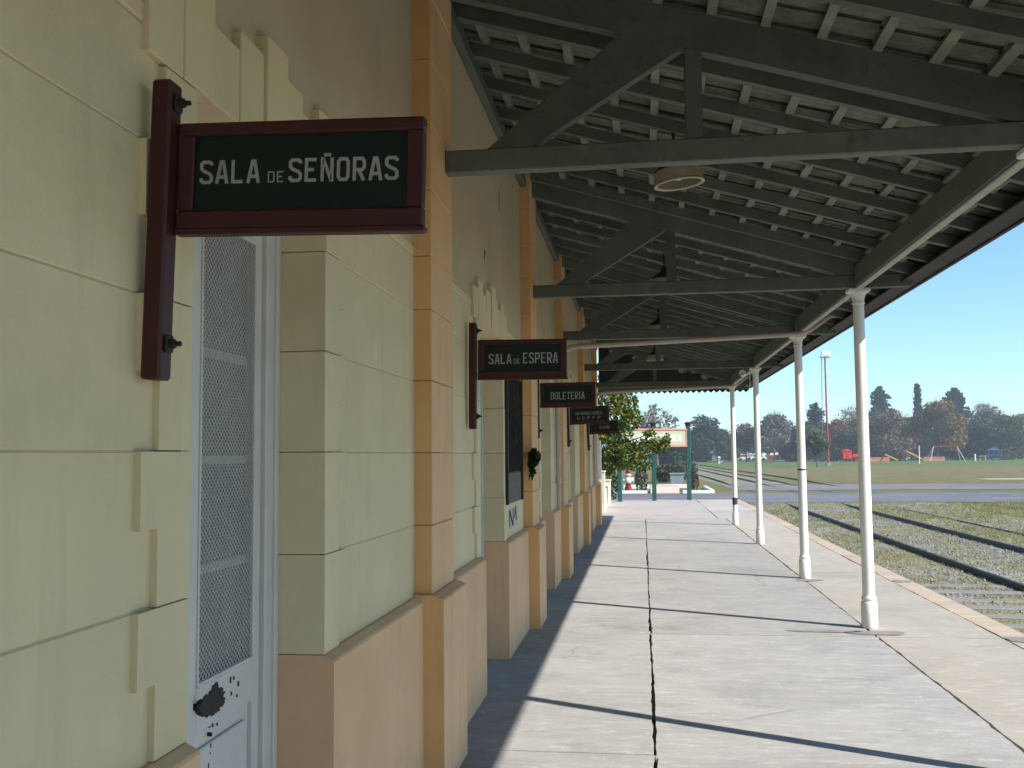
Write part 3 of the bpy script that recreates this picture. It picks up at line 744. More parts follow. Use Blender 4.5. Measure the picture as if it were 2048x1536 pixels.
def write(mb, text, x0, x1, zb, h, y, bold=0.85):
    """chamfered block capitals between x0 and x1, on the plane y, reading from -y"""
    adv = [3.0 if ch == 'I' else (2.6 if ch == ' ' else 5.0) for ch in text]
    tot = sum(adv) - 1.0; sx = (x1 - x0) / tot; sz = h / 6.0; cx = x0; kk = 0
    for ch, ad in zip(text, adv):
        g = 'N' if ch == '\u00d1' else ch
        off = -1.0 if ch == 'I' else 0.0
        strokes = list(G.get(g, []))
        if ch == '\u00d1': strokes = strokes + [[(.9, 6.75), (3.1, 6.75)]]
        for st in strokes:
            yy_ = y - 0.0002 * (kk % 4); kk += 1
            pts = [((px + off) * sx, pz * sz) for px, pz in st]
            mb.strip(pts, bold * (sx * 0.5 + sz * 0.5), lambda q, cx=cx, yy_=yy_: (cx + q.x, yy_, zb + q.y))
        cx += ad * sx

# ------------------------------------------------------------ hanging signs
def hanging_sign(y, label, lines, sag, zo=0.0, slant=0.0, bo=0.0):
    s = thing('hanging_sign', label, 'sign', (-1.10, y, 2.1), 'room signs hung along the station wall')
    ch = []
    ch.append(MB().cbox(-1.099, -1.052, y - 0.028, y + 0.030, 1.77 + zo, 2.455 + zo, 0.006).build('post', 'maroon', s))
    for z in (1.852 + zo, 2.405 + zo):
        ch.append(MB().cbox(-1.051, -1.043, y - 0.016, y + 0.018, z - 0.02, z + 0.02, 0.003).build('washer', 'iron_black', s))
        b = MB().lathe([(0.011, 0), (0.011, 0.012), (0.006, 0.013), (0.006, 0.026)], (0, 0, 0), 8).build('bolt', 'iron_black', s)
        b.location = (-1.0435, y, z); b.rotation_euler = (0, R(90), 0); ch.append(b)
    X0, X1, Z0, Z1 = -1.047, -0.470, 2.094 + zo + bo, 2.345 + zo + bo; fx, ft, fb = 0.040, 0.030, 0.048
    fr = MB(); yf, yb = y + 0.004, y + 0.034
    poly = lambda a, b: None
    fr.cbox(X0, X1, yf, yb, Z1 - ft, Z1, 0.005); fr.cbox(X0, X1, yf, yb, Z0, Z0 + fb, 0.005)
    fr.cbox(X0 + 0.001, X0 + fx, yf + 0.001, yb - 0.001, Z0 + fb, Z1 - ft, 0.003); fr.cbox(X1 - fx, X1 - 0.001, yf + 0.001, yb - 0.001, Z0 + fb, Z1 - ft, 0.003)
    fr.cbox(X0, X1 + 0.004, yf - 0.003, yb + 0.003, Z0 - 0.008, Z0 + 0.006, 0.003)
    ch.append(fr.build('frame', 'maroon', s))
    ch.append(MB().box(X0 + fx - 0.003, X1 - fx + 0.003, y + 0.014, y + 0.024, Z0 + fb - 0.003, Z1 - ft + 0.003).build('panel', 'sign_green', s))
    tx = MB()
    for text, a, b, zb, h, bold in lines: write(tx, text, a, b, zb + zo + bo, h, y + 0.0135, bold)
    ch.append(tx.build('lettering', 'letter_white', s))
    s.rotation_euler = (0, R(sag), R(slant))
    return s
hanging_sign(2.06, 'maroon framed sign reading SALA DE SE\u00d1ORAS beside the white screened door', [('SALA', -0.994, -0.852, 2.204, 0.054, .95), ('DE', -0.833, -0.794, 2.204, 0.026, .7), ('SE\u00d1ORAS', -0.783, -0.530, 2.204, 0.054, .95)], 1.45, 0.007, 0.0, 0.016)
hanging_sign(6.17, 'maroon framed sign reading SALA DE ESPERA on the wall', [('SALA', -0.974, -0.828, 2.188, 0.066, .85), ('DE', -0.812, -0.770, 2.188, 0.034, .65), ('ESPERA', -0.752, -0.528, 2.190, 0.070, .85)], 0.5)
hanging_sign(10.03, 'maroon framed sign reading BOLETERIA on the wall', [('BOLETERIA', -0.935, -0.585, 2.170, 0.078, .85)], -0.1)
hanging_sign(14.14, 'maroon framed sign with two lines, INFORMACIONES above spaced initials', [('INFORMACIONES', -0.962, -0.57, 2.222, 0.045, .7), ('U C P F P', -0.94, -0.60, 2.155, 0.045, .8)], -1.4, -0.055)
hanging_sign(19.38, 'farthest maroon framed sign, short faded word on a black-green panel', [('TELEFONO', -0.85, -0.64, 2.185, 0.055, .8)], -2.2, -0.09)

# ------------------------------------------------------------ lamps under the canopy
def lamp(y, label, tl):
    x = 0.28; zc = rb(x) + 0.05
    s = thing('pendant_lamp', label, 'lamp', (x, y, 3.6), 'round lamps under the canopy')
    MB().tube([(x, y, 3.70), (x, y, zc)], 0.011, 8).build('rod', 'lamp_dark', s, 40)
    MB().lathe([(0.03, 3.74), (0.035, 3.70), (0.05, 3.685), (0.165, 3.600), (0.168, 3.594), (0.16, 3.594)], (x, y, 0), 28, False).build('shade', 'lamp_dark', s, 35)
    MB().lathe([(0.158, 3.595), (0.170, 3.588), (0.172, 3.52), (0.170, 3.505), (0.150, 3.507), (0.150, 3.58)], (x, y, 0), 28, False).build('skirt', 'lamp_cream', s, 35)
    MB().lathe([(0.165, 3.505), (0.177, 3.501), (0.177, 3.492), (0.165, 3.490), (0.155, 3.499)], (x, y, 0), 28, False).build('rim', 'lamp_rim', s, 35)
    MB().lathe([(0.012, 3.60), (0.02, 3.575), (0.035, 3.55), (0.03, 3.53), (0.008, 3.52)], (x, y, 0), 14).build('bulb', 'lamp_rim', s, 60)
    s.rotation_euler = tl
lamp(6.85, 'cream drum lamp with dark conical hood hanging nearest under the canopy', (R(2), R(-6), 0))
lamp(11.2, 'cream drum lamp hidden behind the second truss beam from the camera', (0, 0, 0))
lamp(15.3, 'cream drum lamp above the long rain pipe under the canopy', (0, 0, 0))
lamp(19.9, 'farthest cream drum lamp near the gable end of the canopy', (0, 0, 0))

# ------------------------------------------------------------ rain pipes
def arc(p, c, q, k=7):
    p, c, q = Vector(p), Vector(c), Vector(q)
    return [(p * (1 - t) ** 2 + c * 2 * t * (1 - t) + q * t * t) for t in [i / k for i in range(k + 1)]]
def rain_pipe(y, label, r, seamz):
    s = thing('rain_pipe', label, 'pipe', (-1.05, y, 0), 'rain pipes from gutter to wall')
    xw = -1.118 + r + 0.012
    top = [(2.60, y, 3.30), (2.42, y, 3.30)] + arc((2.40, y, 3.30), (2.33, y, 3.30), (2.27, y, 3.25), 4) + arc((2.14, y, 3.155), (2.08, y, 3.11), (1.98, y, 3.075), 4)
    bend = arc((-0.80, y, 2.985), (xw + 0.01, y, 2.97), (xw, y, 2.72), 8)
    MB().tube(top + bend, r, 12).build('branch_pipe', 'pipe_paint', s, 40)
    MB().tube([(xw, y, 2.72), (xw, y, seamz)], r * 0.99, 12).build('down_pipe', 'pipe_paint', s, 40)
    MB().tube([(xw, y, seamz), (xw, y, 0.93)], r * 0.86, 12).build('down_pipe', 'pipe_paint', s, 40)
    MB().tube([(xw, y, seamz - 0.05), (xw, y, seamz + 0.015)], r * 1.16, 12).build('coupling', 'pipe_paint', s, 40)
    for x in (1.2, 0.3, -0.4):
        z = 2.985 + (x + 0.8) / 2.78 * 0.09
        MB().tube([(x - 0.02, y, z - 0.0006), (x + 0.02, y, z + 0.0006)], r * 1.10, 12).build('clip', 'pipe_paint', s, 40)
rain_pipe(12.45, 'pale rain pipe crossing under the canopy just before the third column in view', 0.034, 1.30)
rain_pipe(21.9, 'pale rain pipe crossing in front of the saw-tooth gable end', 0.036, 1.6)

# floodlight clamp on the plate beam near the fourth column
s = thing('floodlight', 'small white floodlight on a bent bracket at the top of a far column', 'lamp', (1.9, 17.6, 3.0))
MB().tube([(1.975, 17.62, 3.09), (1.93, 17.6, 3.02), (1.86, 17.58, 2.99), (1.80, 17.57, 2.97)], 0.014, 8).build('bracket', 'bright_white', s, 40)
MB().tube([(1.90, 17.6, 3.0), (1.90, 17.6, 2.76)], 0.006, 6).build('cable', 'bright_white', s, 40)
o = MB().lathe([(0.02, 0), (0.045, 0.03), (0.06, 0.09), (0.058, 0.10), (0.03, 0.09)], (0, 0, 0), 16).build('lamp_head', 'bright_white', s, 40)
o.location = (1.79, 17.56, 2.97); o.rotation_euler = (R(60), R(-40), 0)

# ------------------------------------------------------------ wall-hung things
s = thing('notice_board', 'tall weathered dark notice board on the wall past the SALA DE ESPERA doorway', 'notice board', (-1.11, 8.35, 1.2))
MB().cbox(-1.119, -1.094, 7.86, 8.80, 1.46, 2.26, 0.006).build('board', 'weathered_board', s)
for a, b, c_, d_ in ((7.82, 7.865, 1.20, 2.30), (8.795, 8.84, 1.20, 2.30)): MB().cbox(-1.119, -1.080, a, b, c_, d_, 0.004).build('frame_rail', 'iron_black', s)
MB().cbox(-1.119, -1.080, 7.866, 8.794, 2.262, 2.30, 0.004).build('frame_rail', 'iron_black', s)
MB().cbox(-1.119, -1.098, 7.87, 8.79, 1.20, 1.455, 0.004).build('lower_panel', 'paper_grey', s)
for a, b, c_, d_ in ((8.02, 8.2, 1.62, 2.05), (8.3, 8.5, 1.72, 1.98), (8.55, 8.72, 1.55, 1.9)): MB().cbox(-1.0945, -1.0920, a, b, c_, d_, 0.0008).build('paper_scrap', 'weathered_board', s)
s = thing('torn_poster', 'small torn poster with black marks below the dark notice board', 'poster', (-1.118, 8.35, 1.05))
MB().cbox(-1.1190, -1.1165, 8.10, 8.70, 0.985, 1.150, 0.001).build('sheet', 'paper_white', s)
mk = MB()
for pts in ([(8.14, 1.0), (8.14, 1.14)], [(8.16, 1.13), (8.33, 1.01)], [(8.36, 1.0), (8.36, 1.14)], [(8.44, 1.06), (8.52, 1.14), (8.58, 1.03)]):
    mk.strip(pts, 0.045, lambda q: (-1.1158, q.x, q.y))
mk.build('black_marks', 'graffiti', s)
s = thing('flower_bunch', 'bunch of dark leaves with red flowers tied beside the notice board', 'flowers', (-1.0, 9.0, 1.55))
def leafcloud(mb, c, rad, n, size, rg, shape=None, shell=0.55):
    for _ in range(n):
        while True:
            p = Vector((rg.uniform(-1, 1), rg.uniform(-1, 1), rg.uniform(-1, 1)))
            if p.length <= 1 and p.length >= shell * rg.random() ** 0.4: break
        q = Vector(c) + Vector((p.x * rad[0], p.y * rad[1], p.z * rad[2]))
        quad(mb, q, size * rg.uniform(0.6, 1.35), rg)
def quad(mb, q, sz, rg):
    d = Vector((rg.gauss(0, 1), rg.gauss(0, 1), rg.gauss(0, 1))).normalized()
    e = d.cross(Vector((rg.gauss(0, 1), rg.gauss(0, 1), rg.gauss(0, 1)))).normalized()
    a, b = d * sz * 0.5, e * sz * 0.36
    mb.add([q - a, q - a * 0.1 + b, q + a, q - a * 0.1 - b], [(0, 1, 2, 3)])
rg = random.Random(3)
mb = MB(); leafcloud(mb, (-1.005, 9.0, 1.57), (0.05, 0.10, 0.09), 140, 0.055, rg); leafcloud(mb, (-1.02, 9.0, 1.47), (0.03, 0.05, 0.09), 50, 0.05, rg); mb.build('foliage', 'flower_green', s)
mb = MB(); leafcloud(mb, (-0.965, 9.0, 1.60), (0.025, 0.07, 0.035), 30, 0.030, rg); mb.build('petals', 'flower_red', s)
mb = MB()
for i in range(5): mb.tube([(-1.01, 9.0 + rg.uniform(-.03, .03), 1.5), (-1.03 + rg.uniform(-.03, .03), 9.0 + rg.uniform(-.05, .05), 1.37)], 0.004, 5)
mb.tube([(-1.025, 9.04, 1.50), (-1.025, 9.13, 1.52)], 0.004, 5)
mb.build('stems', 'flower_green', s)

# low garden wall with piers past the building end
s = thing('garden_wall', 'low sunlit cream garden wall with piers past the station building', 'wall', (-1.2, 29, 0))
MB().cbox(-1.30, -1.09, 27.42, 31.6, -0.05, 0.62, 0.01).build('wall_panel', 'pier_cream', s)
for y, h in ((27.2, 1.10), (31.8, 0.74)):
    MB().cbox(-1.36, -1.06, y - 0.21, y + 0.21, -0.05, h, 0.012).build('pier', 'pier_cream', s)
    MB().cbox(-1.38, -1.04, y - 0.23, y + 0.23, h + 0.002, h + 0.05, 0.012).build('pier_cap', 'pier_cream', s)
s = thing('sunlit_wall_block', 'white block standing in for the sunlit far corner of the station wall', 'box', (-1.1, 24.8, 1.4))  # white block added for the sunlit end of the wall
MB().cbox(-1.115, -1.045, 24.35, 24.75, 0.98, 1.95, 0.008).build('case', 'bright_white', s)
MB().cbox(-1.046, -1.040, 24.39, 24.71, 1.03, 1.90, 0.003).build('lid', 'bright_white', s)

# ------------------------------------------------------------ railway
def railx(k, y):
    b0 = (4.83, 6.66, 8.05, 9.85)[k]
    if y < 42: return b0
    t = y - 42
    return b0 - (0.0105 * t + 0.00006 * t * t)
rail_ys = [-25, 0, 20, 34, 42, 50, 60, 72, 90, 110, 140, 180, 230]
RP = [(-0.066, 0), (0.066, 0), (0.066, 0.012), (0.012, 0.026), (0.010, 0.090), (0.034, 0.100), (0.035, 0.132), (0.028, 0.138), (-0.028, 0.138), (-0.035, 0.132), (-0.034, 0.100), (-0.010, 0.090), (-0.012, 0.026), (-0.066, 0.012)]
def rail(k, parent):
    mb = MB(); n = len(RP); Vv = []; F = []
    for y in rail_ys:
        x = railx(k, y)
        for px, pz in RP: Vv.append((x + px * 0.88, y, -0.217 + pz * 0.64 - ((0, 0, 0.055, 0.13)[k] if y < 40 else 0) + (0.075 if y > 55 else 0)))
    for i in range(len(rail_ys) - 1):
        for j in range(n): F.append((i * n + j, i * n + (j + 1) % n, (i + 1) * n + (j + 1) % n, (i + 1) * n + j))
    mb.add(Vv, F); return mb.build('rail', 'rail_steel', parent)
for t_i, (ka, kb, lab) in enumerate(((0, 1, 'railway track nearest the platform, dark rails over weedy gravel'), (2, 3, 'farther railway track half buried in grass'))):
    s = thing('railway_track', lab, 'railway track', ((railx(ka, 10) + railx(kb, 10)) / 2, 10, -0.25), 'tracks beside the platform')
    rail(ka, s); rail(kb, s)
    slm = MB().cbox(-2.36 if t_i == 0 else -1.42, 1.42, -0.115, 0.115, -0.10, 0.022, 0.012).mesh('sleeper', 'sleeper_wood')
    y = 2.0
    while y < 33:
        if t_i == 0 or y > 12:
            o = link('sleeper', slm, s); o.location = ((railx(ka, y) + railx(kb, y)) / 2 + rnd.uniform(-.04, .04), y, -0.22 + (rnd.uniform(-0.022, -0.004) if t_i == 0 and y < 14.5 else -0.05))
            o.rotation_euler.z = rnd.uniform(-.012, .012)
            if t_i == 0: o.rotation_euler.y = 0.013; o.location.z -= 0.004
        y += 0.62 + rnd.uniform(-.03, .03)

# ballast stones and weeds beside the platform
rg = random.Random(11)
OCT = [(1, 0, 0), (-1, 0, 0), (0, 1, 0), (0, -1, 0), (0, 0, 1), (0, 0, -1)]
OF = [(0, 2, 4), (2, 1, 4), (1, 3, 4), (3, 0, 4), (2, 0, 5), (1, 2, 5), (3, 1, 5), (0, 3, 5)]
st = MB(); made = 0
while made < 9000:
    y = 7 + 26 * rg.random() ** 1.5; x = rg.uniform(3.32, 9.6)
    dens = 1.0 if 4.9 < x < 6.6 else (0.55 if x < 4.75 else (0.12 if x < 8.0 else 0.6))
    if noise.noise(Vector((x * 0.8, y * 0.4, 2))) < -0.12: dens *= 0.25
    if rg.random() > dens: continue
    sz = rg.uniform(0.012, 0.03); a = rg.uniform(0, 6.28); ca, sa = math.cos(a), math.sin(a)
    s1, s2, s3 = sz * rg.uniform(.7, 1.4), sz * rg.uniform(.6, 1.1), sz * rg.uniform(.5, .9)
    st.add([(x + (p[0] * s1) * ca - (p[1] * s2) * sa, y + (p[0] * s1) * sa + (p[1] * s2) * ca, gz(y) + 0.012 + p[2] * s3 + rg.uniform(-.004, .004)) for p in OCT], OF); made += 1
o = stuff(st.build('gravel', 'stone_grey')); tag(o, 'loose grey ballast stones between the rails', 'gravel')
gr = MB(); made = 0
while made < 22000:
    y = 6.5 + 29 * rg.random() ** 1.25; x = rg.uniform(3.30, 16.0)
    if 4.77 < x < 4.89 or 6.60 < x < 6.72: continue
    if y > 34.6: continue
    nz = noise.noise(Vector((x * 0.8, y * 0.4, 2)))
    if x < 4.7: d = 0.75 if nz > -0.25 else 0.3
    elif x < 6.6: d = 0.42 if nz < 0.1 else 0.22
    elif x < 8: d = 1.0
    else: d = 0.8 if nz < 0.2 else 0.35
    if y < 13.5 and x < 4.4: d *= 0.45
    if rg.random() > d: continue
    hgt = rg.uniform(0.02, 0.075) * (1.25 if y > 26 else 1.0); k = rg.randint(4, 8)
    for _ in range(k):
        a = rg.uniform(0, 6.28); bx_, by_ = x + rg.gauss(0, .035), y + rg.gauss(0, .035); ln = hgt * rg.uniform(.3, 1.1)
        w = rg.uniform(.003, .007) * (1.6 if y > 20 else 1.0); ca, sa = math.cos(a), math.sin(a)
        gr.add([(bx_ - sa * w, by_ + ca * w, gz(by_)), (bx_ + sa * w, by_ - ca * w, gz(by_)), (bx_ + ca * ln, by_ + sa * ln, gz(by_) + hgt * rg.uniform(.5, 1.1))], [(0, 1, 2)])
    made += 1
o = stuff(gr.build('weeds', 'grass_blade')); tag(o, 'dry weeds and short grass growing along the tracks', 'weeds')

# ------------------------------------------------------------ station name board
s = thing('station_name_board', 'pale green station name board with pink frame on three green posts', 'sign', (0.4, 34.2, 0))
import itertools
POSTS = [(-0.80, 33.4), (0.36, 33.9), (1.56, 34.4)]
for px, py in POSTS:
    MB().cbox(px - 0.075, px + 0.075, py - 0.075, py + 0.075, -0.02, 2.56, 0.012).build('post', 'post_green', s)
    MB().lathe([(0.085, 2.562), (0.09, 2.60), (0.12, 2.64), (0.12, 2.665), (0.03, 2.70)], (px, py, 0), 12).build('post_cap', 'maroon', s, 40)
dv = Vector((POSTS[2][0] - POSTS[0][0], POSTS[2][1] - POSTS[0][1])); yaw = math.atan2(dv.y, dv.x); Lb = dv.length
def bp(u, v, z): # board frame coordinates
    return (POSTS[0][0] + math.cos(yaw) * u + math.sin(yaw) * v, POSTS[0][1] + math.sin(yaw) * u - math.cos(yaw) * v, z)
def bbox_(u0, u1, v0, v1, z0, z1):
    mb = MB(); mb.cbox(u0, u1, v0, v1, z0, z1, 0.006); mb.v = [bp(*p) for p in mb.v]; return mb
bbox_(0.10, Lb - 0.13, 0.078, 0.10, 1.90, 2.40).build('board', 'board_green', s)
bbox_(0.06, Lb - 0.095, 0.074, 0.125, 2.402, 2.465).build('frame_rail', 'board_pink', s)
bbox_(0.06, Lb - 0.095, 0.074, 0.125, 1.835, 1.898).build('frame_rail', 'board_pink', s)
bbox_(0.06, 0.098, 0.074, 0.12, 1.90, 2.40).build('frame_rail', 'board_pink', s)
bbox_(Lb - 0.128, Lb - 0.095, 0.074, 0.12, 1.90, 2.40).build('frame_rail', 'board_pink', s)
tx = MB(); write(tx, 'TRENQUE LAUQUEN', 0.20, Lb - 0.31, 2.04, 0.225, 0, 1.0)
tx.v = [bp(x, 0.104 - y, z) for x, y, z in tx.v]
tx.build('lettering', 'bright_white', s)

# ------------------------------------------------------------ trees
LOBE = [(0, -.5), (.28, -.42), (.5, -.05), (.26, .02), (.34, .34), (.1, .22), (0, .55), (-.1, .22), (-.34, .34), (-.26, .02), (-.5, -.05), (-.28, -.42)]
def lobed(mb, q, sz, rg):
    d = Vector((rg.gauss(0, 1), rg.gauss(0, 1), rg.gauss(0, .6))).normalized(); e = d.cross(Vector((rg.gauss(0, 1), rg.gauss(0, 1), rg.gauss(0, 1)))).normalized()
    mb.add([q + d * (b * sz) + e * (a * sz) for a, b in LOBE], [tuple(range(12))])
def limb(mb, p, q, r0, r1, rg, seg=6, wob=0.06):
    p, q = Vector(p), Vector(q); L = (q - p).length; k = 5; pts = []
    for i in range(k + 1):
        t = i / k; o = Vector((rg.gauss(0, 1), rg.gauss(0, 1), rg.gauss(0, .4))) * wob * L * (0 if i in (0, k) else 1)
        pts.append(p.lerp(q, t) + o * 0.6)
    mb.tube(pts, r0, seg, r1)
    return pts
rg = random.Random(21)
T0 = Vector((-1.75, 29.6, 0))
s = thing('plane_tree', 'leafy green tree turning yellow beside the end of the station building', 'tree', T0)
mb = MB(); tp = limb(mb, T0 + Vector((0, 0, -0.2)), T0 + Vector((0.15, 0.1, 2.0)), 0.13, 0.09, rg, 10, 0.03)
CL = [((-1.15, 29.2, 3.35), (0.65, 0.8, 0.5), 420, 0), ((-0.55, 29.5, 3.15), (0.45, 0.7, 0.45), 330, 0), ((-0.95, 29.0, 2.6), (0.6, 0.7, 0.45), 330, 0), ((-0.35, 29.3, 2.65), (0.36, 0.5, 0.38), 200, 1),
      ((-1.05, 28.8, 1.85), (0.55, 0.7, 0.5), 420, 1), ((-0.55, 29.0, 1.55), (0.5, 0.7, 0.45), 360, 1), ((-0.05, 29.2, 1.75), (0.45, 0.5, 0.32), 230, 1), ((0.45, 29.3, 1.85), (0.36, 0.45, 0.26), 150, 1),
      ((0.72, 29.3, 2.0), (0.12, 0.3, 0.22), 40, 0), ((0.2, 29.4, 2.2), (0.2, 0.4, 0.16), 50, 1), ((-0.1, 29.3, 1.3), (0.4, 0.5, 0.25), 120, 1), ((-1.1, 28.9, 1.25), (0.4, 0.5, 0.3), 170, 0), ((-1.6, 29.6, 3.6), (0.9, 1.2, 0.7), 300, 0), ((-1.9, 29.8, 2.6), (0.8, 1.0, 0.8), 260, 0), ((-0.75, 28.9, 2.2), (0.5, 0.5, 0.3), 170, 0)]
for c, rr, n, kk in CL:
    limb(mb, T0 + Vector((0.1, 0.05, 1.2 + 0.5 * rg.random())), c, 0.05, 0.012, rg)
mb.build('trunk', 'bark', s, 60)
lf = MB()
for c, rr, n, kk in CL:
    for _ in range(int(n * 2.0)):
        while True:
            p = Vector((rg.uniform(-1, 1), rg.uniform(-1, 1), rg.uniform(-1, 1)))
            if p.length <= 1 and p.length > 0.35 * rg.random(): break
        lobed(lf, Vector(c) + Vector((p.x * rr[0], p.y * rr[1], p.z * rr[2])), rg.uniform(0.055, 0.115), rg)
lf.build('crown', 'leaf_near', s)

def broad(name, label, x, y, h, r, lm, seed, bare=0.0, dens=1.0, low=0.25, trunk='bark', group=None):
    rg = random.Random(seed); g = gz(y)
    s = thing(name, label, 'tree', (x, y, g), group)
    mb = MB(); P = Vector((x, y, g)); limb(mb, P + Vector((0, 0, -0.2)), P + Vector((rg.uniform(-.2, .2), 0, h * 0.5)), h * 0.022, h * 0.012, rg, 7, 0.02)
    lf = MB(); n = rg.randint(17, 21); r *= 1.22; h *= 1.06
    for i in range(n):
        t = rg.random(); a = rg.uniform(0, 6.28); zz = h * (low + (0.92 - low) * t); prof_ = math.sin(math.pi * min(1, 0.22 + 0.72 * t)) ** 0.8
        rr = r * prof_ * rg.uniform(0.35, 0.8)
        c = P + Vector((rr * math.cos(a), rr * math.sin(a), zz))
        limb(mb, P + Vector((0, 0, h * (0.22 + 0.3 * t))), c, h * 0.008, h * 0.003, rg, 4, 0.08)
        cr = r * rg.uniform(0.32, 0.52)
        leafcloud(lf, c, (cr, cr, cr * rg.uniform(0.6, 0.9)), int(230 * dens * (1 - bare)), 0.10 * r ** 0.5 + 0.30, rg, None, 0.5)
        if bare > 0:
            for _ in range(int(16 * (0.5 + bare))):
                e = Vector((rg.gauss(0, .5), rg.gauss(0, .5), rg.uniform(.1, 1))).normalized() * cr * rg.uniform(.8, 1.7)
                limb(mb, c + e * 0.05, c + e, h * 0.0026, h * 0.0011, rg, 3, 0.1)
    mb.build('trunk', trunk, s)
    lf.build('crown', lm, s)
    return s
def conifer(name, label, x, y, h, r, lm, seed, power=0.8, group=None, tops=1, skirt=0.06):
    rg = random.Random(seed); g = gz(y); P = Vector((x, y, g))
    s = thing(name, label, 'tree', P, group)
    mb = MB(); mb.tube([P + Vector((0, 0, -.2)), P + Vector((0, 0, h * 0.97))], h * 0.02, 7, h * 0.003); lf = MB()
    n = int(h * 26)
    for i in range(n):
        t = (i + rg.random()) / n; z = h * (skirt + (0.99 - skirt) * t); R_ = r * 1.15 * (1 - t) ** power * rg.uniform(0.55, 1.1) * (0.8 + 0.2 * math.sin(t * 23)) + 0.15
        a = rg.uniform(0, 6.28); tip = P + Vector((R_ * math.cos(a), R_ * math.sin(a), z - 0.10 * R_))
        st_ = P + Vector((0, 0, z))
        mb.tube([st_, tip], 0.03, 3, 0.01)
        for _ in range(max(6, int(R_ * 9))):
            q = st_.lerp(tip, rg.uniform(0.25, 1.05)) + Vector((rg.gauss(0, .16), rg.gauss(0, .16), rg.gauss(0, .12)))
            quad(lf, q, rg.uniform(.35, .8), rg)
    mb.build('trunk', 'bark', s); lf.build('crown', lm, s)
    return s
FT = 'trees along the far side of the field'
broad('evergreen_tree', 'round dark evergreen just right of the green name board', 12.4, 200, 8.3, 3.6, 'leaf_darkgreen', 1, 0, 1.5, 0.12, group=FT)
broad('evergreen_tree', 'lower dark evergreen peeking out behind the name board post', 8.9, 205, 6.4, 3.0, 'leaf_darkgreen', 2, 0, 1.3, 0.1, group=FT)
broad('olive_tree', 'pale olive tree between the round dark evergreen and the farthest column', 16.2, 205, 6.2, 3.0, 'leaf_olive', 3, 0, 1.0, 0.12, group=FT)
broad('brown_tree', 'brownish half bare tree behind the farthest column', 20.0, 195, 6.9, 3.0, 'leaf_brown', 5, 0.4, 1.0, 0.42, group=FT)
broad('mixed_tree', 'dark topped thin tree between the third and fourth columns', 24.6, 190, 8.4, 3.0, 'leaf_grey', 6, 0.35, 1.0, 0.40, group=FT)
broad('bare_tree', 'twiggy bare tree left of the third column', 28.2, 198, 8.0, 2.2, 'leaf_pale', 7, 0.75, 0.7, 0.42, 'bark_grey', group=FT)
broad('evergreen_tree', 'low dark tree directly behind the third column', 30.2, 200, 6.0, 2.8, 'leaf_darkgreen', 8, 0, 1.2, 0.1, group=FT)
conifer('conifer', 'ragged dark conifer left of the red mast', 33.2, 195, 11.2, 4.8, 'leaf_conifer', 9, 0.62, group=FT)
broad('olive_tree', 'green bushy tree in front of the ragged conifer near the mast', 31.0, 184, 6.2, 2.6, 'leaf_olive', 10, 0, 1.1, 0.15, group=FT)
broad('rust_tree', 'rust brown tree right behind the red mast', 37.0, 195, 7.4, 2.6, 'leaf_rust', 11, 0.2, 1.0, 0.2, group=FT)
broad('bare_tree', 'tall pale bare tree right of the red mast', 43.5, 215, 10.2, 4.0, 'leaf_pale', 12, 0.7, 0.8, 0.3, 'bark_grey', group=FT)
broad('olive_tree', 'dull green tree left of the nearest column', 39.4, 192, 5.6, 3.2, 'leaf_olive', 13, 0, 1.0, 0.12, group=FT)
conifer('conifer', 'tall broad conifer just right of the nearest column', 52.3, 225, 16.3, 5.4, 'leaf_conifer', 14, 0.55, group=FT)
broad('brown_tree', 'wide rounded brown green tree below the tall broad conifer', 45.0, 190, 8.2, 4.8, 'leaf_brown', 15, 0.05, 1.3, 0.15, group=FT)
broad('brown_tree', 'brown green tree directly behind the nearest column', 42.0, 197, 7.2, 3.4, 'leaf_brown', 16, 0.1, 1.2, 0.15, group=FT)
broad('bare_tree', 'bare twigs between the broad conifer and the cypress', 52.3, 206, 9.0, 2.8, 'leaf_grey', 17, 0.6, 0.9, 0.2, 'bark_grey', group=FT)
conifer('cypress', 'tall narrow dark cypress standing above the trees', 57.6, 215, 16.0, 0.95, 'leaf_conifer', 18, 0.35, group=FT)
broad('evergreen_tree', 'dark tree at the foot of the narrow cypress', 53.0, 202, 7.6, 3.2, 'leaf_darkgreen', 19, 0, 1.2, 0.1, group=FT)
broad('autumn_tree', 'orange brown autumn tree right of the cypress', 54.0, 190, 10.3, 4.5, 'leaf_autumn', 20, 0.05, 1.4, 0.12, group=FT)
conifer('conifer', 'large spreading dark conifer behind the swing frame', 65.0, 215, 15.0, 6.8, 'leaf_conifer', 21, 0.6, group=FT)
broad('grey_tree', 'grey green tree right of the large spreading conifer', 67.6, 205, 9.4, 3.8, 'leaf_grey', 22, 0.25, 1.0, 0.12, group=FT)
broad('bare_tree', 'bare crown rising behind the grey green tree', 72.0, 218, 11.2, 3.4, 'leaf_pale', 23, 0.6, 0.8, 0.3, 'bark_grey', group=FT)
broad('olive_tree', 'olive green tree above the blue playground frame', 67.0, 192, 8.0, 3.6, 'leaf_olive', 24, 0.05, 1.1, 0.12, group=FT)
broad('grey_tree', 'grey brown tree at the right edge of the view', 73.4, 203, 8.0, 3.6, 'leaf_brown', 25, 0.2, 1.1, 0.12, group=FT)
broad('olive_tree', 'yellow green tree top at the far right edge', 83.5, 228, 9.2, 3.2, 'leaf_olive', 26, 0, 1.0, 0.15, group=FT)
broad('grey_tree', 'dark low tree under the right side of the large conifer', 61.6, 196, 6.2, 3.4, 'leaf_darkgreen', 27, 0, 1.1, 0.1, group=FT)
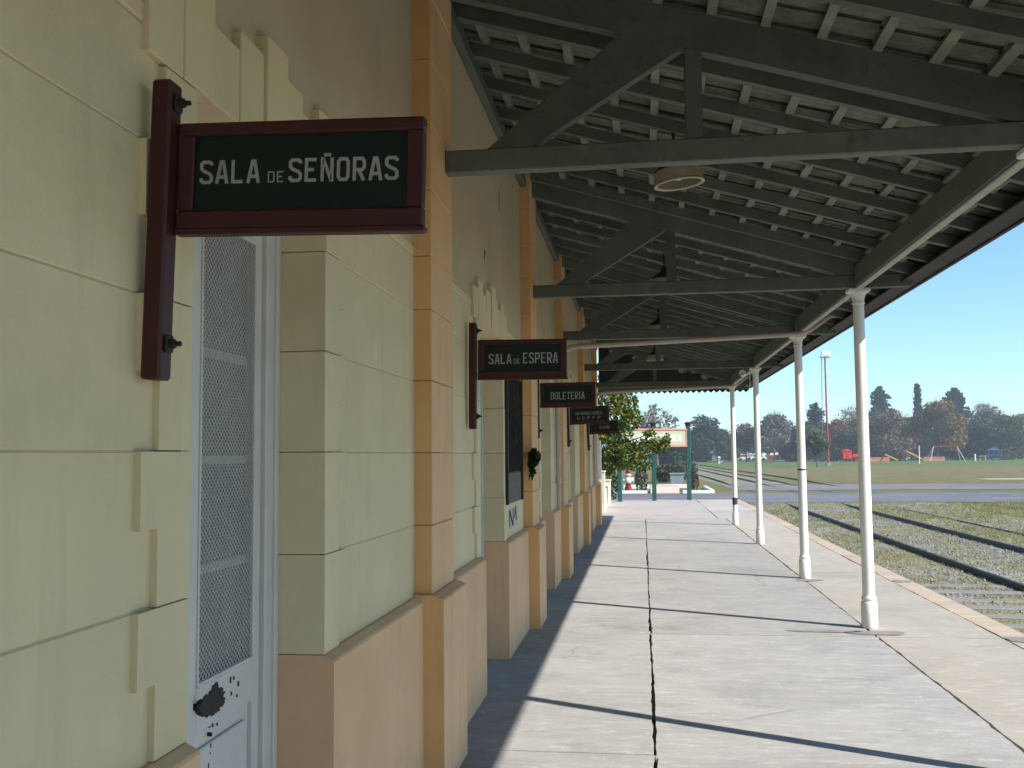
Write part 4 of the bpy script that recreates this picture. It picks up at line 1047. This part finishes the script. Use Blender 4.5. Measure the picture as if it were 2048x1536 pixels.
broad('bare_tree', 'purple grey bare tree above the pink framed name board', 1.6, 110, 6.9, 2.1, 'leaf_pale', 28, 0.8, 0.6, 0.4, 'bark_grey', group=FT)
broad('evergreen_tree', 'low dark tree seen under the name board', 4.6, 150, 4.2, 2.6, 'leaf_darkgreen', 30, 0, 1.2, 0.05, group=FT)
broad('grey_tree', 'low grey tree left of the tan house wall', 18.2, 215, 5.4, 2.4, 'leaf_grey', 31, 0.1, 1.0, 0.2, group=FT)
broad('brown_tree', 'small brown tree in front of the white house', 30.0, 222, 6.0, 2.6, 'leaf_brown', 32, 0.3, 1.0, 0.5, group=FT)
broad('olive_tree', 'thin green sapling on the lawn left of the mast', 20.6, 121, 3.9, 1.1, 'leaf_olive', 33, 0.1, 0.35, 0.35)
# wood closing the background behind the trees
rg = random.Random(5)
for lm_, lab, ph, ys_ in (('leaf_brown', 'brown grey mass of far woodland behind the park trees', 0.0, 242), ('leaf_grey', 'pale grey twiggy woodland top behind the park trees', 5.0, 250), ('leaf_darkgreen', 'dark undergrowth behind the park trees', 9.0, 236)):
    o = MB(); tops = {'leaf_brown': 6.2, 'leaf_grey': 8.0, 'leaf_darkgreen': 3.2}[lm_]
    for i in range(84):
        x = 3 + i * 1.3 + rg.uniform(-.6, .6); h = tops * (0.62 + 0.75 * abs(noise.noise(Vector((i * 0.27, ph, 4))))) * (1.0 if x > 30 else 0.8)
        low = 0.0
        if 20.0 < x < 26.5 or 28 < x < 38.5: low = 2.9
        leafcloud(o, (x, ys_ + rg.uniform(-3, 3), gz(200) + (h + low) * 0.5), (1.7, 1.7, max(0.6, (h - low) * 0.55)), 150 if lm_ != 'leaf_grey' else 70, 0.55, rg, None, 0.4)
    o = stuff(o.build('far_wood', lm_)); tag(o, lab, 'woodland')

# ------------------------------------------------------------ garden past the crossing
def bush(name, label, x, y, r, h, lm, seed, n=420, sz=0.09, cone=False):
    rg = random.Random(seed); g = gz(y); s = thing(name, label, 'bush', (x, y, g))
    mb = MB(); mb.tube([(x, y, g - .05), (x, y, g + h * .6)], 0.03, 6, 0.015)
    for i in range(7):
        a = i * 0.9; limb(mb, (x, y, g + h * 0.15), (x + r * .6 * math.cos(a), y + r * .6 * math.sin(a), g + h * rg.uniform(.5, .8)), 0.012, 0.005, rg, 4)
    mb.build('stem', 'bark', s); lf = MB()
    for _ in range(n):
        t = rg.random() ** (0.8 if not cone else 0.9); rr = r * ((1 - t) ** 0.6 if cone else math.sin(math.pi * (0.12 + 0.84 * t)) ** 0.5) * (0.5 + 0.5 * rg.random() ** 0.4)
        a = rg.uniform(0, 6.28); quad(lf, Vector((x + rr * math.cos(a), y + rr * math.sin(a), g + 0.04 + h * t * 0.97)), sz * rg.uniform(.7, 1.4), rg)
    lf.build('foliage', lm, s); return s
bush('shrub', 'upright brown green shrub in the garden left of the middle sign post', -0.10, 45.3, 0.30, 1.12, 'leaf_hedge', 1, 620)
bush('shrub', 'reddish brown shrub right of the right hand sign post', 2.30, 46.2, 0.26, 0.86, 'leaf_reddish', 2, 480)
bush('shrub', 'dark green shrub in the shade beside the garden wall', -1.28, 36.9, 0.36, 1.25, 'leaf_darkgreen', 3, 700)
def kerb(label, p, q, w=0.14, h=0.14):
    o = MB(); z = gz(44) - 0.02
    o.beam((p[0], p[1], z + (h + .02) / 2), (q[0], q[1], z + (h + .02) / 2), w, h + .02); ob = o.build('garden_kerb', 'bright_white')
    return tag(ob, label, 'kerb', 'white kerbs round the garden beds')
kerb('white kerb of the left garden bed behind the name board', (-1.35, 43.6), (0.16, 43.6))
kerb('white kerb of the right garden bed, nearest the road', (1.70, 43.6), (3.05, 43.6))
kerb('short white kerb running back along the right garden bed', (3.0, 43.68), (3.0, 49.5))
kerb('white kerb at the back of the left garden bed', (-1.0, 49.6), (0.62, 49.6), 0.2, 0.2)
kerb('white kerb at the back of the right garden bed', (0.72, 50.2), (2.3, 50.2), 0.2, 0.2)
s = thing('ramp_block', 'low tan concrete block between the two garden beds', 'ramp', (0.93, 44.1, GZ1))
MB().prism([(43.7, GZ1), (45.0, GZ1), (45.0, 0.14), (43.9, 0.14)], lambda p, a: (a, p[0], p[1]), 0.30, 1.56).build('block', 'bench_tan', s)
MB().cbox(0.28, 1.58, 45.003, 45.3, GZ1 - .02, 0.19, 0.01).build('back_kerb', 'bench_tan', s)
s = thing('planter_box', 'grey blue stone planter on the lawn', 'planter', (1.88, 56.5, GZ1))
MB().prism([(-0.34, GZ1), (0.34, GZ1), (0.38, 0.42), (-0.38, 0.42)], lambda p, a: (1.88 + p[0], a, p[1]), 56.1, 56.9).build('body', 'planter_grey', s)
MB().cbox(1.46, 2.30, 56.06, 56.94, 0.422, 0.50, 0.01).build('lid', 'planter_grey', s)
rg = random.Random(8); s = thing('hedge', 'long grey green clipped hedge beyond the garden', 'hedge', (1.9, 63, GZ1)); lf = MB()
for (c, rr, n) in (((1.3, 60, 0.42), (0.7, 1.0, 0.55), 900), ((2.0, 63, 0.46), (0.75, 1.4, 0.58), 900), ((2.7, 67, 0.48), (0.8, 2.0, 0.6), 900), ((3.2, 72, 0.5), (0.7, 2.5, 0.6), 700)): leafcloud(lf, c, rr, n, 0.17, rg, None, 0.75)
lf.build('foliage', 'leaf_hedge', s)
mb = MB()
for x, y in ((1.4, 60), (2.2, 63), (3.0, 67), (3.4, 72)): limb(mb, (x, y, GZ1 - .05), (x, y, 0.6), 0.05, 0.02, rg)
mb.build('stems', 'bark', s)
s = thing('garden_ornament', 'small red and white painted garden ornament left of the upright shrub', 'ornament', (-0.72, 46.6, GZ1))
ox, oy = -0.72, 46.6
MB().lathe([(0.16, GZ1), (0.17, 0.0), (0.12, 0.16), (0.14, 0.2)], (ox, oy, 0), 14).build('pedestal', 'red_paint', s, 50)
MB().lathe([(0.06, 0.2), (0.14, 0.25), (0.16, 0.36), (0.13, 0.48), (0.07, 0.53)], (ox, oy, 0), 14).build('body', 'bright_white', s, 50)
for sx in (-0.2, 0.2): MB().lathe([(0.02, 0.28), (0.065, 0.33), (0.07, 0.43), (0.02, 0.5)], (ox + sx, oy, 0), 10).build('side_lobe', 'bright_white', s, 50)
MB().lathe([(0.07, 0.53), (0.15, 0.57), (0.15, 0.64), (0.08, 0.68)], (ox, oy, 0), 14).build('band', 'bench_tan', s, 50)
MB().lathe([(0.08, 0.68), (0.12, 0.74), (0.11, 0.84), (0.03, 0.96)], (ox, oy, 0), 14).build('top', 'red_paint', s, 50)

# ------------------------------------------------------------ far park furniture
s = thing('light_mast', 'tall red lighting mast with white platform on the field', 'mast', (23.2, 127.8, GZ1)); mx, my = 23.2, 127.8
MB().tube([(mx, my, GZ1 - .1), (mx - .02, my, 13.6)], 0.13, 10, 0.09).build('pole', 'mast_red', s, 50)
MB().cbox(mx - .3, mx + .3, my - .3, my + .3, GZ1 - .05, 0.25, 0.03).build('footing', 'planter_grey', s)
for ly in (-0.12, 0.12): MB().tube([(mx - 0.62, my + ly, 4.0), (mx - 0.42, my + ly, 13.6)], 0.025, 5).build('ladder_rail', 'stone_grey', s)
z = 4.2
while z < 13.5:
    t_ = (z - 4) / 9.6; MB().tube([(mx - 0.62 + .2 * t_, my - .12, z), (mx - .08, my, z)], 0.018, 4).build('ladder_tie', 'stone_grey', s); z += 1.15
MB().cbox(mx - 0.62, mx + 0.62, my - .5, my + .5, 13.6, 13.72, 0.02).build('deck', 'bright_white', s)
for sx in (-0.6, 0.0, 0.6): MB().tube([(mx + sx, my - .5, 13.7), (mx + sx, my - .5, 14.35)], 0.03, 5).build('guard_post', 'bright_white', s)
MB().beam((mx - .6, my - .5, 14.35), (mx + .6, my - .5, 14.35), .04, .04).build('guard_rail', 'bright_white', s)
for sx in (-0.36, 0.05, 0.42): MB().cbox(mx + sx - .16, mx + sx + .16, my - .75, my - .55, 13.78, 14.2 + (.25 if sx < 0 else 0), 0.03).build('lamp_head', 'bright_white', s)
s = thing('white_post', 'thin white post standing on the grass before the playground', 'post', (37.6, 140.6, GZ1))
MB().tube([(37.6, 140.6, GZ1 - .05), (37.65, 140.6, 2.26)], 0.07, 8, 0.06).build('pole', 'bright_white', s, 50)
MB().lathe([(0.09, 2.26), (0.09, 2.31), (0.02, 2.36)], (37.65, 140.6, 0), 8).build('cap', 'bright_white', s, 50)
s = thing('white_post', 'short white marker post right of the swing frame', 'post', (56.2, 176, GZ1))
MB().tube([(56.2, 176, GZ1 - .05), (56.2, 176, 0.95)], 0.13, 8, 0.12).build('pole', 'bright_white', s, 50)
MB().lathe([(0.15, 0.95), (0.15, 1.0), (0.05, 1.06)], (56.2, 176, 0), 8).build('cap', 'bright_white', s, 50)
s = thing('swing_frame', 'playground swing frame with red top bar and pale splayed legs', 'swing', (50.7, 173.7, GZ1))
for x0, xt in ((47.9, 48.85), (53.5, 52.6)):
    for dy in (-1.3, 1.3): MB().tube([(x0, 173.7 + dy, GZ1 - .05), (xt, 173.7, 2.4)], 0.06, 6).build('leg', 'bench_tan', s)
MB().tube([(48.8, 173.7, 2.4), (52.7, 173.7, 2.36)], 0.09, 6).build('top_bar', 'red_paint', s)
for x0 in (49.7, 50.9):
    for dx in (0, .4): MB().tube([(x0 + dx, 173.7, 2.3), (x0 + dx, 173.7, 0.45)], 0.02, 4).build('chain', 'rail_steel', s)
    MB().cbox(x0 - .05, x0 + .45, 173.5, 173.9, 0.40, 0.45, 0.01).build('swing_seat', 'red_paint', s)
def slide(label, x, y, x_t, zt):
    s = thing('slide', label, 'slide', (x, y, GZ1))
    mb = MB(); mb.beam((x, y, 0.02), (x_t, y, zt), 0.55, 0.12); mb.beam((x, y - .28, 0.12), (x_t, y - .28, zt + .1), 0.06, 0.2); mb.beam((x, y + .28, 0.12), (x_t, y + .28, zt + .1), 0.06, 0.2)
    mb.build('chute', 'yellow_paint', s)
    for dy in (-.25, .25): MB().tube([(x_t - .9, y + dy, GZ1 - .05), (x_t, y + dy, zt + .25)], 0.05, 6).build('ladder_rail', 'red_paint', s)
    for k in range(4): MB().tube([(x_t - .9 + .2 * (k + .6), y - .25, GZ1 + zt * (k + .6) / 4.3), (x_t - .9 + .2 * (k + .6), y + .25, GZ1 + zt * (k + .6) / 4.3)], 0.03, 5).build('rung', 'red_paint', s)
slide('low yellow slide with red ladder left of the white tent', 44.0, 178.3, 42.0, 1.0)
slide('long yellow slide beside the white tent', 47.4, 174.4, 44.5, 1.6)
s = thing('tent', 'small white tent behind the yellow slides', 'tent', (59.9, 231, GZ1))
MB().prism([(-1.6, GZ1), (1.6, GZ1), (1.1, 1.4), (0, 2.0), (-1.1, 1.4)], lambda p, a: (59.9 + p[0], a, p[1]), 229, 232).build('canvas', 'bright_white', s)
MB().box(59.5, 60.3, 228.96, 228.99, GZ1, 1.1).build('tent_opening', 'shed_blue', s)
def low_wall(label, x0, x1, y, h, m_, cap_):
    s = thing('low_wall', label, 'wall', ((x0 + x1) / 2, y, GZ1))
    MB().cbox(x0, x1, y, y + .2, GZ1 - .05, h, 0.02).build('panel', m_, s); MB().cbox(x0 - .05, x1 + .05, y - .05, y + .25, h + .002, h + .08, .01).build('coping', cap_, s)
low_wall('low orange wall left of the slides', 38.4, 43.6, 182, 0.5, 'orange_wall', 'bench_tan')
low_wall('low orange wall seen through the swing frame', 50.0, 53.6, 184, 0.5, 'orange_wall', 'bench_tan')
low_wall('low brick red wall in front of the white house', 28.9, 36.5, 239, 1.0, 'brick_red', 'bench_tan')
s = thing('playground_frame', 'blue climbing frame at the right of the playground', 'playground', (61.2, 181.4, GZ1))
for x0 in (60.2, 61.2, 62.3):
    for dy in (0, 1.2): MB().tube([(x0, 181.4 + dy, GZ1 - .05), (x0, 181.4 + dy, 1.7)], 0.06, 6).build('post', 'blue_paint', s)
MB().cbox(60.1, 62.4, 181.3, 182.7, 0.75, 0.85, .01).build('deck', 'blue_paint', s)
MB().prism([(60.1, 1.6), (61.3, 2.2), (62.4, 1.6), (61.3, 1.7)], lambda p, a: (p[0], a, p[1]), 181.3, 182.7).build('roof', 'blue_paint', s)
MB().beam((62.4, 181.8, .8), (64.0, 181.6, 0.0), .5, .1).build('chute', 'red_paint', s)
MB().beam((58.7, 181.8, -0.1), (60.1, 181.9, .7), .5, .06).build('ramp', 'teal_paint', s)
s = thing('park_table', 'small pale park table right of the white marker post', 'table', (58.9, 180.5, GZ1))
MB().cbox(58.2, 59.6, 180.1, 180.9, .62, .70, .01).build('table_top', 'bench_tan', s)
for x0 in (58.45, 59.35): MB().cbox(x0 - .06, x0 + .06, 180.4, 180.6, GZ1 - .05, .62, .01).build('leg', 'bench_tan', s)
s = thing('play_house', 'bright red play house among the trees right of the mast', 'play house', (36.9, 185, GZ1))
MB().cbox(36.1, 37.7, 184.5, 186, 0.35, 1.75, .05).build('cabin', 'bright_red', s)
MB().prism([(35.95, 1.75), (37.85, 1.75), (36.9, 2.2)], lambda p, a: (p[0], a, p[1]), 184.4, 186.1).build('roof', 'bright_red', s)
MB().box(36.7, 37.1, 184.46, 184.49, .6, 1.4).build('opening', 'mast_red', s)
for x0 in (36.2, 37.6):
    for y0 in (184.7, 185.8): MB().cbox(x0 - .08, x0 + .08, y0 - .08, y0 + .08, GZ1 - .05, .35, .01).build('leg', 'mast_red', s)
s = thing('play_tunnel', 'lower bright red play tunnel beside the red play house', 'play tunnel', (39.0, 185, GZ1))
MB().tube([(38.1, 185.2, .7), (40.1, 184.6, .65)], 0.5, 14).build('barrel', 'bright_red', s, 40)
for x0 in (38.5, 39.7): MB().cbox(x0 - .3, x0 + .3, 184.4, 185.5, GZ1 - .05, .25, .02).build('foot', 'mast_red', s)
s = thing('park_bench', 'teal green park bench left of the mast', 'bench', (30.9, 193.6, GZ1))
MB().cbox(29.9, 31.9, 193.4, 193.8, .28, .34, .01).build('seat', 'teal_paint', s); MB().cbox(29.9, 31.9, 193.82, 193.88, .4, .72, .01).build('backrest', 'teal_paint', s)
for x0 in (30.1, 31.7): MB().cbox(x0 - .05, x0 + .05, 193.4, 193.88, GZ1 - .05, .28, .01).build('leg', 'teal_paint', s)
s = thing('shed', 'low blue grey shed beside the far railway line', 'shed', (17.6, 236, GZ1))
MB().cbox(16.0, 19.3, 234, 238, GZ1 - .1, 1.6, .02).build('wall', 'shed_blue', s)
MB().prism([(233.7, 1.602), (238.3, 1.602), (238.3, 1.72), (233.7, 1.95)], lambda p, a: (a, p[0], p[1]), 15.8, 19.5).build('roof', 'planter_grey', s)
MB().box(17.2, 18.0, 233.97, 233.99, GZ1, 1.35).build('door', 'window_dark', s)
s = thing('switch_stand', 'small white signal stand in the grass near the far track', 'signal', (12.2, 162, GZ1))
MB().tube([(12.2, 162, GZ1 - .1), (12.2, 162, .75)], .07, 7).build('stand', 'bright_white', s); MB().lathe([(.05, .7), (.24, .85), (.24, 1.0), (.05, 1.1)], (12.2, 162, 0), 10).build('head', 'bright_white', s)
MB().beam((12.2, 162, 0.05), (12.9, 162, .38), .08, .08).build('lever', 'bright_white', s)
s = thing('railway_signal', 'slender railway signal post with round target above the name board', 'signal', (6.6, 200, GZ1))
MB().tube([(6.6, 200, GZ1 - .1), (6.6, 200, 9.0)], .06, 6).build('post', 'stone_grey', s)
for z, r_ in ((8.6, .5), (7.2, .28)):
    MB().tube([(6.6, 199.9, z), (6.6, 199.85, z)], r_, 14).build('target', 'teal_paint', s)
MB().beam((6.6, 199.9, 7.2), (7.5, 199.9, 7.35), .08, .12).build('arm', 'teal_paint', s)
def house(label, x0, x1, y, h, wm, rm, nwin):
    s = thing('house', label, 'house', ((x0 + x1) / 2, y, GZ1)); D = 8
    MB().box(x0, x1, y, y + D, GZ1 - .1, h).build('wall', wm, s)
    MB().prism([(y - .4, h), (y + D + .4, h), (y + D / 2, h + 1.7)], lambda p, a: (a, p[0], p[1]), x0 - .4, x1 + .4).build('roof', rm, s)
    for i in range(nwin):
        cx = x0 + (x1 - x0) * (i + .5) / nwin
        f = MB().cbox(cx - .55, cx + .55, y - .06, y - .003, .75, 1.95, .01).build('window', 'bright_white', s)
        MB().box(cx - .45, cx + .45, y - .075, y - .062, .85, 1.85).build('pane', 'window_dark', f)
house('tan orange house wall seen between two far columns', 23.6, 28.0, 268, 2.5, 'tan_wall', 'roof_red', 2)
house('white house behind the bare trees between the columns', 32.6, 42.0, 276, 2.6, 'bright_white', 'roof_red', 3)
def car(label, x, y, body, ln=4.2):
    s = thing('parked_car', label, 'car', (x, y, GZ1))
    P = [(-ln / 2, .3), (ln / 2, .3), (ln / 2, .75), (ln * .30, .85), (ln * .16, 1.38), (-ln * .3, 1.42), (-ln * .44, .9), (-ln / 2, .8)]
    MB().prism(P, lambda p, a: (x + p[0], a, GZ1 + p[1]), y - .85, y + .85).build('body', body, s)
    MB().prism([(ln * .26, .88), (ln * .15, 1.30), (-ln * .28, 1.33), (-ln * .38, .92)], lambda p, a: (x + p[0], a, GZ1 + p[1]), y - .875, y - .852).build('side_window', 'window_dark', s)
    for wx in (-ln * .31, ln * .31):
        for wy in (-.80, .80): MB().tube([(x + wx, y + wy - .1, GZ1 + .32), (x + wx, y + wy + .1, GZ1 + .32)], .32, 14).build('wheel', 'tyre', s, 40)
    for wx in (-ln / 2, ln / 2): MB().cbox(x + wx - .03, x + wx + .03, y - .7, y - .4, GZ1 + .6, GZ1 + .75, .01).build('lamp', 'planter_grey', s)
car('white car parked before the tan house wall', 22.9, 228, 'bright_white', 2.9)
car('white van-like car parked right of the other white car', 26.2, 230, 'bright_white', 3.6)

# ------------------------------------------------------------ air
hm = bpy.data.materials.new('haze_air'); hm.use_nodes = True
hn = hm.node_tree; hn.nodes.remove(hn.nodes['Principled BSDF'])
pv = hn.nodes.new('ShaderNodeVolumePrincipled')
pv.inputs['Color'].default_value = (0.80, 0.88, 1.0, 1); pv.inputs['Density'].default_value = HAZE; pv.inputs['Anisotropy'].default_value = 0.2
hn.links.new(pv.outputs[0], hn.nodes['Material Output'].inputs['Volume'])
MATS['haze_air'] = hm
hz = stuff(MB().box(-1250, 1250, -950, 1450, -1.4, 20).build('haze', 'haze_air'))
tag(hz, 'thin bluish air over the far field', 'haze')
